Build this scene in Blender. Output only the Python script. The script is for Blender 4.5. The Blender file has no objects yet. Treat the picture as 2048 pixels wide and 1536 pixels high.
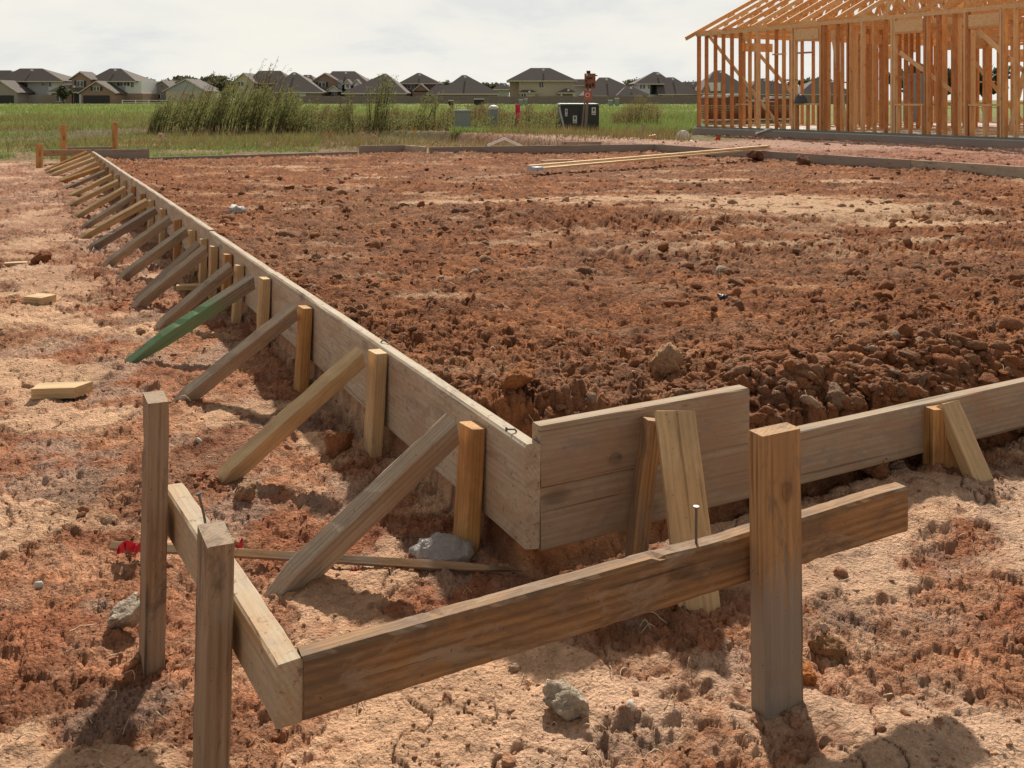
import bpy, bmesh, math, random
import numpy as np
from mathutils import Vector, Matrix
R = math.radians
random.seed(7); rng = np.random.default_rng(11)
S = bpy.context.scene
COL = S.collection

# ------------------------------------------------------------ camera, sky, sun, exposure
F = 1930.0; HOR = 200.0; H = 1.07          # focal length and horizon row in photograph pixels, eye height in m
cd = bpy.data.cameras.new('camera'); cam = bpy.data.objects.new('camera', cd); COL.objects.link(cam)
cam.location = (0, 0, H); cam.rotation_euler = (R(90), 0, 0)
cd.sensor_width = 36; cd.lens = F/2048*36; cd.shift_y = -(768-HOR)/2048
cd.clip_start = 0.05; cd.clip_end = 6000
S.camera = cam
S.render.resolution_x = 1024; S.render.resolution_y = 768
S.view_settings.view_transform = 'Standard'; S.view_settings.look = 'None'
S.view_settings.exposure = 0.25; S.view_settings.gamma = 1

SUN_EL, SUN_AZ = 40, 2                     # azimuth east of +Y (behind the scene)
sl = bpy.data.lights.new('sun', 'SUN'); sl.energy = 4.8; sl.angle = R(2.0); sl.color = (1, .93, .82)
so = bpy.data.objects.new('sun', sl); COL.objects.link(so)
sv = Vector((math.sin(R(SUN_AZ))*math.cos(R(SUN_EL)), math.cos(R(SUN_AZ))*math.cos(R(SUN_EL)), math.sin(R(SUN_EL))))
so.rotation_euler = sv.to_track_quat('Z', 'Y').to_euler(); so.location = (3, 12, 20)

class NT:
    """tiny node helper"""
    def __init__(s, tree): s.t = tree; s.n = tree.nodes; s.l = tree.links
    def node(s, typ, **kw):
        nd = s.n.new(typ); ins = kw.pop('ins', {})
        for k, v in kw.items(): setattr(nd, k, v)
        for k, v in ins.items():
            if isinstance(v, bpy.types.NodeSocket): s.l.new(v, nd.inputs[k])
            else: nd.inputs[k].default_value = v
        return nd
    def math(s, op, a, b=0.0, c=None, clamp=False):
        nd = s.n.new('ShaderNodeMath'); nd.operation = op; nd.use_clamp = clamp
        for i, v in enumerate([a, b] + ([c] if c is not None else [])):
            if isinstance(v, bpy.types.NodeSocket): s.l.new(v, nd.inputs[i])
            else: nd.inputs[i].default_value = v
        return nd.outputs[0]
    def mix(s, f, a, b, mode='MIX'):
        nd = s.n.new('ShaderNodeMix'); nd.data_type = 'RGBA'; nd.blend_type = mode
        for i, v in ((0, f), (6, a), (7, b)):
            if isinstance(v, bpy.types.NodeSocket): s.l.new(v, nd.inputs[i])
            else: nd.inputs[i].default_value = v if i == 0 else (v if len(v) == 4 else tuple(v)+(1,))
        return nd.outputs[2]
    def ramp(s, f, stops, interp='LINEAR'):
        nd = s.n.new('ShaderNodeValToRGB'); cr = nd.color_ramp; cr.interpolation = interp
        while len(cr.elements) < len(stops): cr.elements.new(.5)
        for e, (p, c) in zip(cr.elements, stops):
            e.position = p; e.color = (c, c, c, 1) if isinstance(c, (int, float)) else tuple(c)+(1,)
        s.l.new(f, nd.inputs[0]); return nd.outputs[0]
    def noise(s, vec, scale, detail=3, rough=.55, dist=0.0):
        nd = s.node('ShaderNodeTexNoise', ins={'Scale': scale, 'Detail': detail, 'Roughness': rough, 'Distortion': dist})
        if vec is not None: s.l.new(vec, nd.inputs['Vector'])
        return nd.outputs[0]

W = bpy.data.worlds.new('World'); S.world = W; W.use_nodes = True
W.node_tree.nodes.clear(); q = NT(W.node_tree)
sky = q.node('ShaderNodeTexSky', sky_type='NISHITA', sun_disc=False, sun_elevation=R(SUN_EL), sun_rotation=R(SUN_AZ),
             air_density=1.0, dust_density=4.0, ozone_density=.6)
tc = q.node('ShaderNodeTexCoord').outputs['Generated']
nish = q.mix(1.0, sky.outputs[0], (.115, .115, .115), 'MULTIPLY')
sp = q.node('ShaderNodeSeparateXYZ', ins={0: tc})
# thin high overcast: bright cream low down, thinner overhead
mp = q.node('ShaderNodeMapping', ins={'Vector': tc, 'Scale': (1.0, 1.0, 3.2)}).outputs[0]
cl = q.noise(mp, 4.3, 7, .55, .3)
clf = q.ramp(cl, [(.40, 0.0), (.52, .35), (.60, 1.0), (.68, .55)])
low = q.ramp(sp.outputs[2], [(0.0, 1.0), (.13, .97), (.35, .80), (.65, .55), (1.0, .45)])
veil = q.mix(clf, (.885, .862, .785), (.745, .755, .745))
veil2 = q.mix(1.0, veil, low, 'MULTIPLY')
back = q.math('MULTIPLY_ADD', sp.outputs[1], .22, .80, clamp=True)
veil3 = q.mix(1.0, veil2, q.ramp(back, [(0, 0.0), (1, 1.0)]), 'MULTIPLY')
fin = q.mix(q.ramp(sp.outputs[2], [(0.0, 1.0), (.3, .97), (1.0, .72)]), nish, veil3)
bg = q.node('ShaderNodeBackground', ins={'Color': fin, 'Strength': .885})
q.l.new(bg.outputs[0], q.node('ShaderNodeOutputWorld').inputs[0])

# ------------------------------------------------------------ numpy noise
def _h(i, j, s):
    n = (i.astype(np.int64)*374761393 + j.astype(np.int64)*668265263 + s*2147483647) & 0xFFFFFFFF
    n = ((n ^ (n >> 13))*1274126177) & 0xFFFFFFFF
    n = ((n ^ (n >> 16))*2246822519) & 0xFFFFFFFF
    return ((n ^ (n >> 15)) & 0xFFFFFF)/float(0xFFFFFF)
def vn(x, y, s=0):
    i = np.floor(x); j = np.floor(y); fx = x-i; fy = y-j
    fx = fx*fx*fx*(fx*(fx*6-15)+10); fy = fy*fy*fy*(fy*(fy*6-15)+10)
    a = _h(i, j, s); b = _h(i+1, j, s); c = _h(i, j+1, s); d = _h(i+1, j+1, s)
    return (a*(1-fx)+b*fx)*(1-fy)+(c*(1-fx)+d*fx)*fy
def fbm(x, y, o=4, s=0, g=.5):
    v = 0; a = 1; t = 0
    for k in range(o):
        c, n = math.cos(.6*k+.3), math.sin(.6*k+.3)
        v = v+a*vn((x*c-y*n)*2**k+17.3*k, (x*n+y*c)*2**k-9.1*k, s+k*31); t += a; a *= g
    return v/t
def clod(x, y, cell, s, dens=1.0, rmin=.2, rmax=.55, ang=.35):
    """rounded to blocky lumps, returns height in units of the cell"""
    X = x/cell; Y = y/cell
    X = X+.35*(vn(X*1.7, Y*1.7, s+5)-.5); Y = Y+.35*(vn(X*1.9+7, Y*1.9, s+6)-.5)
    i = np.floor(X); j = np.floor(Y); out = np.zeros_like(X)
    for di in (-1, 0, 1):
        for dj in (-1, 0, 1):
            a = i+di; b = j+dj
            px = a+_h(a, b, s); py = b+_h(a, b, s+1); r = rmin+(rmax-rmin)*_h(a, b, s+2)**2
            on = _h(a, b, s+3) < dens
            dx = X-px; dy = Y-py; th = _h(a, b, s+4)*3.14
            ex = dx*np.cos(th)+dy*np.sin(th); ey = (dy*np.cos(th)-dx*np.sin(th))*1.35
            d = (1-ang)*np.sqrt(ex*ex+ey*ey)+ang*np.maximum(np.abs(ex), np.abs(ey))
            hh = np.sqrt(np.maximum(0, r*r-d*d))*(.55+.6*_h(a, b, s+7))+ex*.12*(d < r)
            out = np.maximum(out, np.where(on & (d < r), hh, 0))
    return out
def chunks(x, y, cell, s, tilt=1.0, crev=.28, warp=.6):
    """broken soil: tilted angular plates with crevices, height in units of the cell"""
    X = x/cell+warp*(vn(x/cell*1.3+3, y/cell*1.3, s+11)-.5)+.25*(vn(x/cell*4+3, y/cell*4, s+13)-.5); Y = y/cell+warp*(vn(x/cell*1.3, y/cell*1.3+8, s+12)-.5)+.25*(vn(x/cell*4, y/cell*4, s+14)-.5)
    i = np.floor(X); j = np.floor(Y); f1 = np.full_like(X, 9.); f2 = np.full_like(X, 9.); hh = np.zeros_like(X)
    for di in (-1, 0, 1):
        for dj in (-1, 0, 1):
            a = i+di; b = j+dj; dx = X-a-_h(a, b, s); dy = Y-b-_h(a, b, s+1); w = .6+.8*_h(a, b, s+2); d = np.sqrt(dx*dx+dy*dy)*w
            v = _h(a, b, s+3)*.38+tilt*((_h(a, b, s+4)-.5)*dx+(_h(a, b, s+5)-.5)*dy)
            c = d < f1; f2 = np.where(c, f1, np.minimum(f2, d)); hh = np.where(c, v, hh); f1 = np.where(c, d, f1)
    return hh-crev*(1-np.clip((f2-f1)/.22, 0, 1))-.25*f1
def ss(a, b, x):
    t = np.clip((x-a)/(b-a), 0, 1); return t*t*(3-2*t)

# ------------------------------------------------------------ layout of the form
P0 = Vector((.0287, 2.13)); F0 = Vector((-5.97, 13.7)); F1 = Vector((-1.73, 15.6)); F2 = Vector((-1.327, 15.0))
F3 = Vector((2.37, 16.0)); F4 = Vector((7.45, 7.56))
B4 = P0+Vector((.8815, .472))*7.9
F4 = Vector((B4.x+.02, B4.y+.45)) if False else B4
dR = (Vector((5.62, 10.6))-F3).normalized()
# right side runs from F3 through (5.62,10.6) until it meets the near side
_t = ((P0-F3).x*(.472)-(P0-F3).y*(.8815))/(dR.x*.472-dR.y*.8815); F4 = F3+dR*_t
A_DIR = (F0-P0).normalized(); B_DIR = Vector((.8815, .472)); A_LEN = (F0-P0).length
A_OUT = Vector((-A_DIR.y, A_DIR.x)); 
if A_OUT.x > 0: A_OUT = -A_OUT
B_OUT = Vector((.472, -.8815))
POLY = [P0, F0, F1, F2, F3, F4]
def sdist(x, y):
    """positive inside the form"""
    d = np.full_like(x, 1e9); ins = np.zeros(x.shape, bool)
    for k in range(len(POLY)):
        a, b = POLY[k], POLY[(k+1) % len(POLY)]
        ex, ey = b.x-a.x, b.y-a.y
        t = np.clip(((x-a.x)*ex+(y-a.y)*ey)/(ex*ex+ey*ey), 0, 1)
        d = np.minimum(d, np.hypot(x-a.x-t*ex, y-a.y-t*ey))
        c = ((a.y > y) != (b.y > y)) & (x < (b.x-a.x)*(y-a.y)/((b.y-a.y) or 1e-9)+a.x); ins ^= c
    return np.where(ins, d, -d)
def linedist(x, y, a, d, out):
    return (x-a.x)*(-out.x)+(y-a.y)*(-out.y)
def blob(x, y, cx, cy, rx, ry, ang=0):
    c, n = math.cos(ang), math.sin(ang); u = (x-cx)*c+(y-cy)*n; v = -(x-cx)*n+(y-cy)*c
    return np.exp(-((u/rx)**2+(v/ry)**2))

def ground(x, y, want_col=False):
    x = np.asarray(x, float); y = np.asarray(y, float)
    near = y < 34
    sd = sdist(x, y); ins = ss(.018, .045, sd)
    r = np.hypot(x, y)
    dB = linedist(x, y, P0, B_DIR, B_OUT); dA = linedist(x, y, P0, A_DIR, A_OUT)
    dRt = (x-F3.x)*dR.y-(y-F3.y)*dR.x      # signed distance to the right side line
    dRt = -dRt
    outside_right = ss(0, .3, (x-F3.x)*(-dR.y)+(y-F3.y)*dR.x) * ss(1.0, 2.2, dB)
    # --- interior
    m1 = fbm(x*.55, y*.55, 3, 3)-.5; m2 = fbm(x*2.2, y*2.2, 4, 9)-.5; m3 = fbm(x*8, y*8, 4, 14)-.5
    nb = np.exp(-np.maximum(dB, 0)/.75); na = np.exp(-np.maximum(dA, 0)/.22)
    rough = np.clip(.30+1.15*nb+.35*na+.9*np.maximum(0, m1*2.2)+.35*ss(11, 14, y), .3, 1.4)
    zi = .195+.05*m1+.05*nb+.055*na+m2*.035*rough+m3*.03*rough
    zi = zi+.075*blob(x, y, .05, 2.62, .20, .22)+.05*blob(x, y, .78, 2.95, .25, .16)+.05*blob(x, y, 1.25, 3.25, .35, .18)
    zi = zi+.05*blob(x, y, -2.6, 9.6, 1.8, .3, .3)+.04*blob(x, y, -1.0, 15, 3, .5, .4)
    dR4 = np.abs(-dRt); zi = zi+.05*np.exp(-dR4/.6)*fbm(x*1.3, y*1.3, 2, 77)
    big = clod(x, y, .17, 21, .55*1.0); mid = clod(x, y, .075, 22, .8); sm = clod(x, y, .034, 23, .9); ti = clod(x, y, .015, 24, .9)
    k1 = chunks(x, y, .13, 301); k2 = chunks(x, y, .055, 311); k3 = chunks(x, y, .024, 321); k4 = chunks(x, y, .0105, 331)
    far_a = 1+1.3*ss(3.5, 8, y)
    zi = zi+.13*k1*np.clip(rough-.50, 0, .8)*.50+.055*k2*np.clip(rough+.1, .4, 1.1)*.40*far_a+.024*k3*.48*far_a+.0105*k4*.45*np.exp(-np.maximum(r-3, 0)/3)
    zi = zi+.12*big*np.clip(rough-.75, 0, .6)*.8+.06*mid*np.clip(rough-.3, 0, .8)*.6+.034*sm*.55+.015*ti*.5*np.exp(-r/6)
    # smooth pale patches pressed flat by wheels
    pat = (blob(x, y, 2.45, 8.0, 1.0, .75, .12)*1.5+blob(x, y, .9, 8.6, .95, .30, .2)*.9+blob(x, y, -3.0, 12.4, .9, .35)*.7
           + blob(x, y, -.4, 8.3, .9, .3)*.55+blob(x, y, 2.0, 10.6, .7, .25)*.8+blob(x, y, 3.7, 10.3, .6, .3)*.9+blob(x, y, 2.0, 6.1, 1.2, .25, .1)*.55
           + blob(x, y, 3.0, 6.9, 1., .25, .1)*.6+blob(x, y, -1.6, 10.8, .8, .2)*.5)
    pn = fbm(x*2.0+3, y*5.0, 4, 41)
    pale_i = np.clip((pat*1.3+(pn-.5)*1.7-.25)*1.6, 0, 1)
    pale_i = np.maximum(pale_i*.9, ss(.63, .70, pn)*ss(4, 6.0, y)*.5)
    zi = zi-pale_i*(.055*k2*.34*far_a+.024*k3*.34*far_a)
    # tracked machine cleat prints
    tx = (x*.95+y*.25); ty = (y*.97-x*.2)
    trk = np.exp(-((ty-5.25)/.28)**2)*ss(.2, .7, x)*(1-ss(2.6, 3.6, x))+np.exp(-((ty-6.5)/.25)**2)*ss(-.2, .5, x)*(1-ss(3.2, 4.2, x))
    zi = zi+trk*(.036*np.sin(tx*2*math.pi/.13+vn(x*3, y*3, 4)*2)-.02)
    lb_ = (x-P0.x)*B_DIR.x+(y-P0.y)*B_DIR.y; wt_ = .07+.23*(1-ss(.55, .66, lb_)); zi = zi-.065*np.exp(-(np.maximum(dB, 0)/.15)**2)*ss(.5, .7, lb_); tr_ = ss(.045, 1, .045+(dB-.045)/wt_*.955); zi = -.015+.02*k2+(zi+.015)*tr_
    # --- exterior
    e1 = fbm(x*.8+5, y*.8, 3, 51)-.5; e2 = fbm(x*3.2, y*3.2, 4, 55)-.5; e3 = fbm(x*13, y*13, 4, 59)-.5
    ze = .03*e1+.034*e2+.012*e3
    ze = ze+.115*ss(7, 12.5, y)*(1-ss(-4, 0, x))+.07*ss(14.5, 18, y)*ss(-4, 2, x)
    ze = ze-.03*np.exp(-np.abs(dA)/.18)*(dA < 0)*ss(.8, 1.4, np.hypot(x-P0.x, y-P0.y))*(dB > 0)
    ze = ze+.035*blob(x, y, 1.2, 2.62, .35, .22, .4)+.02*blob(x, y, 1.9, 3.1, .5, .3, .5)
    ze = ze+outside_right*(.25-.17*ss(.5, 4.6, (x-F3.x)*(-dR.y)+(y-F3.y)*dR.x))*(1-ss(22, 30, y))
    ze = ze+.25*ss(60, 170, y)+.05*(fbm(x*.05, y*.05, 3, 5)-.5)*ss(20, 60, y)
    # dried crust: flat pale plates with sharp torn edges, cracks
    cn = fbm(x*2.1+1.7, y*2.6+.4, 5, 61, .55)
    cbias = .10*blob(x, y, .1, 1.55, .9, .34)+.09*blob(x, y, 1.1, 1.75, .8, .6)+.05*blob(x, y, 1.1, 2.4, .5, .3)+.035*ss(4.5, 8, y)*(x < 0) \
        - .10*blob(x, y, -1.0, 1.8, .55, .6)-.12*np.exp(-np.abs(dA)/.3)*(dA < 0)*ss(.9, 1.5, np.hypot(x-P0.x, y-P0.y))
    ck = cn+cbias
    ck = ck-.034; crust = ss(.515, .535, ck)
    cm = clod(x, y, .10, 71, .45, .15, .5); cs = clod(x, y, .042, 72, .8); ct = clod(x, y, .019, 73, .9); cu = clod(x, y, .06, 76, .16, .1, .3)
    rgh = (1-crust)
    q1 = chunks(x, y, .10, 401); q2 = chunks(x, y, .042, 411); q3 = chunks(x, y, .018, 421); q4 = chunks(x, y, .0085, 431)
    rr = .30+.70*rgh
    fe = 1+1.5*ss(3.2, 7, y); ze = ze+near*(crust*.009+(.10*q1*.15*fe+.042*q2*.26*fe+.018*q3*.40*fe+.0085*q4*.45*np.exp(-np.maximum(r-3, 0)/3))*rr+(.10*cm*.36*fe**.5+.042*cs*.45*fe+.019*ct*.45)*rr+crust*(.05*cu*.7+.03*e3*.3)+.006*(fbm(x*26, y*26, 3, 440)-.5)*(1-rr)*2)
    crk = np.abs(fbm(x*3.4+9, y*3.4, 4, 81)-.5); crack = (1-ss(.0, .012, crk))*crust*ss(.50, .56, fbm(x*1.3, y*1.3, 2, 83))
    crk2 = np.abs(fbm(x*7+2, y*7, 3, 86)-.5); crack = np.maximum(crack, (1-ss(.0, .014, crk2))*crust*ss(.55, .62, fbm(x*2+4, y*2, 2, 88)))
    ze = ze-.013*crack*(r < 8)
    z = ze*(1-ins)+zi*ins
    if not want_col: return z
    # --- colours (albedo)
    def C(*c): return np.array(c)[None, :]
    a = lambda m: m[:, None]
    n1 = fbm(x*5, y*5, 4, 91); n2 = fbm(x*30, y*30, 3, 95); n3 = fbm(x*1.1, y*1.1, 3, 97); n4 = vn(x*90, y*90, 98)
    # interior
    n1 = np.clip((n1-.5)*1.5+.5, 0, 1); ci = C(.165, .060, .025)*(1-a(n1))+C(.335, .135, .056)*a(n1)
    ci = ci*(1-a(ss(.50, .66, n3))*.40)+C(.225, .120, .070)*a(ss(.50, .66, n3))*.40
    tnt = a(_h(np.floor(x/.06+vn(x*20, y*20, 6)), np.floor(y/.06+vn(x*20, y*20, 7)), 55)); ci = ci*(.70+.55*tnt)  # tone spread per cell also paints the mottled shade of small clods
    ci = ci*(.78+.5*a(n2)); ci = ci*(1-.0*a(n4))
    lumpc = np.clip(big*2.2+mid*1.2, 0, 1)*ss(.45, .7, vn(x*6, y*6, 99))
    ci = ci*(1-.35*a(lumpc))+C(.27, .155, .105)*.35*a(lumpc)
    pc = C(.56, .365, .225)*(.85+.3*a(n2)); pm = a(pale_i)*a(ss(.33, .6, fbm(x*9, y*14, 4, 101)+.15*pale_i)); ci = ci*(1-pm)+pc*pm
    # exterior
    red = C(.285, .098, .047)*(1-a(n1))+C(.51, .245, .130)*a(n1)
    tne = a(_h(np.floor(x/.035+vn(x*30, y*30, 6)), np.floor(y/.035+vn(x*30, y*30, 7)), 57)); red = red*(.70+.50*a(n2))*(.78+.42*tne)
    pd = a(ss(.46, .66, fbm(x*11+2, y*11, 4, 103))*(.35+.45*ss(.40, .54, ck))); red = red*(1-pd*.85)+C(.50, .295, .185)*pd*.85
    gm = ss(.56, .68, fbm(x*4+8, y*4, 4, 104)); red = red*(1-a(gm)*.5)+C(.42, .31, .235)*.5*a(gm)
    dk = a(ss(.50, .62, fbm(x*2.3, y*2.3, 3, 107))); red = red*(1-.3*dk)
    pal = C(.61, .370, .225)*(.82+.32*a(n1))*(.88+.22*tne); pal = pal*(1-.4*a(ss(.55, .75, n3)))+C(.56, .39, .29)*.4*a(ss(.55, .75, n3))
    speck = a(np.clip(cu*9+cs*1.0*(1-ss(.5, .6, ck)), 0, 1)*.75)
    pal = pal*(1-speck)+C(.27, .11, .055)*speck
    soft = ss(.42, .60, ck+.22*(n2-.5)+.10*(n1-.5))
    m = a(np.clip(.30*crust+.70*soft, 0, 1)); ce = red*(1-m)+pal*m
    far_l = a(ss(4.5, 8, y)*(x < 0)*.35*(.5+n1)); ce = ce*(1-far_l)+C(.47, .29, .205)*far_l
    mot = a(ss(4, 7, y)*ss(.50, .60, fbm(x*3.1+1, y*4.2, 4, 141))*(1-ss(22, 26, y))); ce = ce*(1-.45*mot)+C(.27, .12, .065)*.45*mot
    ce = ce*(1-.55*a(crack))
    orr = a(outside_right*.8); ce = ce*(1-orr)+C(.285, .125, .080)*(.55+.9*a(n1))*orr
    # behind the slab: pale spoil, weeds, field
    gy = y+2.2*(fbm(x*.5, y*.3, 3, 111)-.5)*2
    bl = a(ss(15.5, 18, gy)*(1-ss(21, 23, gy))*(x > -1.0)*ss(-1, 1.0, x)); ce = ce*(1-.6*bl)+C(.50, .34, .26)*.6*bl
    gr = fbm(x*.35, y*.12, 4, 115); gr2 = fbm(x*1.3, y*.6, 4, 117)
    green = C(.115, .150, .035)*(1-a(gr2))+C(.20, .225, .065)*a(gr2)
    brown = C(.17, .125, .062)*(.7+.6*a(gr2))
    veg = ss(20, 24, gy)*(1-.75*ss(5.0, 6.2, x)*(1-ss(33, 36, y)))
    bm = a(ss(.42, .60, gr+.22*(1-ss(34, 60, y)))*(1-ss(55, 95, y)))
    vc = green*(1-bm*.85)+brown*bm*.85; bl2 = a(ss(.30, .52, fbm(x*.25, y*.18, 3, 131))*ss(15, 19, y)*(1-ss(34, 44, y))*(x < 3)); vc = vc*(1-.85*bl2)+C(.115, .088, .042)*(.6+.7*a(gr2))*.85*bl2
    lf = ss(.36-.12*ss(14.5, 17, y), .48-.12*ss(14.5, 17, y), fbm(x*.7, y*.7, 3, 120))*ss(14.0, 15.2, y)*(x < -2.0)
    veg = np.maximum(veg, lf*.75)
    ce = ce*(1-a(veg))+vc*a(veg)
    c = ce*(1-a(ins))+ci*a(ins)
    return z, np.clip(c, .01, .9)
def gz(x, y): return float(ground(np.array([x]), np.array([y]))[0])

def P(px, py, Y): return Vector(((px-1024)/F*Y, Y, H-(py-HOR)/F*Y))
def G(px, py, z=0.0):
    Y = (H-z)*F/(py-HOR); return Vector(((px-1024)/F*Y, Y, z))

# ------------------------------------------------------------ object helpers
def tag(o, label=None, cat=None, group=None, kind=None):
    if label: o['label'] = label
    if cat: o['category'] = cat
    if group: o['group'] = group
    if kind: o['kind'] = kind
    return o
def newobj(name, me, mat=None, parent=None):
    o = bpy.data.objects.new(name, me); COL.objects.link(o)
    if mat is not None:
        for m in (mat if isinstance(mat, (list, tuple)) else [mat]): me.materials.append(m)
    if parent is not None: o.parent = parent
    return o
def empty(name, loc, rz=0.0):
    o = bpy.data.objects.new(name, None); COL.objects.link(o); o.location = loc; o.rotation_euler = (0, 0, rz)
    o.empty_display_size = .1
    return o
def np_mesh(name, V, Fc, cols=None, smooth=False, midx=None):
    """V (n,3), Fc list of equally sized faces as array"""
    me = bpy.data.meshes.new(name); V = np.asarray(V, np.float32); Fc = np.asarray(Fc, np.int32)
    k = Fc.shape[1]
    me.vertices.add(len(V)); me.vertices.foreach_set('co', V.ravel())
    me.loops.add(Fc.size); me.loops.foreach_set('vertex_index', Fc.ravel())
    me.polygons.add(len(Fc)); me.polygons.foreach_set('loop_start', np.arange(0, Fc.size, k, dtype=np.int32))
    me.polygons.foreach_set('loop_total', np.full(len(Fc), k, np.int32))
    if smooth: me.polygons.foreach_set('use_smooth', np.ones(len(Fc), bool))
    if midx is not None: me.polygons.foreach_set('material_index', np.asarray(midx, np.int32))
    if cols is not None:
        ca = me.color_attributes.new('col', 'FLOAT_COLOR', 'POINT')
        cc = np.ones((len(V), 4), np.float32); cc[:, :3] = cols; ca.data.foreach_set('color', cc.ravel())
    me.update(calc_edges=True); me.validate(); return me

class MB:
    """collects polygons; build() links them as one mesh object"""
    def __init__(s): s.v = []; s.f = []; s.m = []
    def poly(s, pts, m=0):
        b = len(s.v); s.v += [tuple(p) for p in pts]; s.f.append(tuple(range(b, b+len(pts)))); s.m.append(m)
    def hull8(s, lo, hi, m=0):
        """lo, hi: 4 points each (ccw from above)"""
        b = len(s.v); s.v += [tuple(p) for p in lo]+[tuple(p) for p in hi]
        for f in ((3, 2, 1, 0), (4, 5, 6, 7), (0, 1, 5, 4), (1, 2, 6, 5), (2, 3, 7, 6), (3, 0, 4, 7)):
            s.f.append(tuple(b+i for i in f)); s.m.append(m)
    def box(s, c, size, m=0, rot=0.0):
        x, y, z = size[0]/2, size[1]/2, size[2]/2; cs, sn = math.cos(rot), math.sin(rot)
        def T(a, b_, d): return (c[0]+a*cs-b_*sn, c[1]+a*sn+b_*cs, c[2]+d)
        s.hull8([T(-x, -y, -z), T(x, -y, -z), T(x, y, -z), T(-x, y, -z)], [T(-x, -y, z), T(x, -y, z), T(x, y, z), T(-x, y, z)], m)
    def bar(s, p0, p1, w, t, wdir=(0, 0, 1), m=0):
        p0 = Vector(p0); p1 = Vector(p1); x = (p1-p0).normalized(); y = Vector(wdir); y = (y-x*y.dot(x)).normalized(); z = x.cross(y)
        q_ = [(-w/2, -t/2), (w/2, -t/2), (w/2, t/2), (-w/2, t/2)]
        s.hull8([p0+y*a+z*b for a, b in q_], [p1+y*a+z*b for a, b in q_], m)
    def tube(s, pts, rad, n=8, m=0, cap=True):
        b = len(s.v); pts = [Vector(p) for p in pts]
        rads = rad if isinstance(rad, (list, tuple)) else [rad]*len(pts)
        for i, p in enumerate(pts):
            d = (pts[min(i+1, len(pts)-1)]-pts[max(i-1, 0)]).normalized()
            u = d.cross(Vector((0, 0, 1)));
            if u.length < .05: u = d.cross(Vector((1, 0, 0)))
            u.normalize(); w = d.cross(u)
            for k in range(n):
                a = 2*math.pi*k/n; s.v.append(tuple(p+(u*math.cos(a)+w*math.sin(a))*rads[i]))
        for i in range(len(pts)-1):
            for k in range(n):
                k2 = (k+1) % n; s.f.append((b+i*n+k, b+i*n+k2, b+(i+1)*n+k2, b+(i+1)*n+k)); s.m.append(m)
        if cap:
            s.f.append(tuple(b+k for k in range(n))); s.m.append(m)
            s.f.append(tuple(b+(len(pts)-1)*n+k for k in range(n))[::-1]); s.m.append(m)
    def build(s, name, mat, parent=None, loc=None, smooth=False, bevel=0):
        me = bpy.data.meshes.new(name); L = Vector(loc) if loc is not None else Vector((0, 0, 0))
        me.from_pydata([tuple(Vector(v)-L) for v in s.v], [], s.f)
        for p, m in zip(me.polygons, s.m): p.material_index = m; p.use_smooth = smooth
        bm = bmesh.new(); bm.from_mesh(me); bmesh.ops.recalc_face_normals(bm, faces=bm.faces)
        if bevel:
            bmesh.ops.remove_doubles(bm, verts=bm.verts, dist=1e-5)
            bmesh.ops.bevel(bm, geom=list(bm.edges), offset=bevel, segments=2, affect='EDGES', clamp_overlap=True)
        bm.to_mesh(me); bm.free()
        o = newobj(name, me, mat, parent)
        if loc is not None and parent is None: o.location = L
        return o

# ------------------------------------------------------------ materials
def mat(name):
    m = bpy.data.materials.new(name); m.use_nodes = True; m.node_tree.nodes.clear(); n = NT(m.node_tree)
    b = n.node('ShaderNodeBsdfPrincipled', ins={'Roughness': .8}); n.l.new(b.outputs[0], n.node('ShaderNodeOutputMaterial').inputs[0])
    return m, n, b
def plain(name, c, rough=.7, var=.25, scale=6.0, bump=0.0, metal=0.0, spec=.3):
    m, n, b = mat(name); co = n.node('ShaderNodeTexCoord').outputs['Object']
    f = n.noise(co, scale, 5, .6); f2 = n.noise(co, scale*9, 3)
    k = n.math('ADD', n.math('MULTIPLY', f, .7), n.math('MULTIPLY', f2, .3))
    n.l.new(n.mix(k, [v*(1-var) for v in c], [min(1, v*(1+var)) for v in c]), b.inputs['Base Color'])
    b.inputs['Roughness'].default_value = rough; b.inputs['Metallic'].default_value = metal
    b.inputs['Specular IOR Level'].default_value = spec
    if bump: n.l.new(n.node('ShaderNodeBump', ins={'Height': k, 'Strength': bump, 'Distance': .02}).outputs[0], b.inputs['Normal'])
    return m
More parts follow.
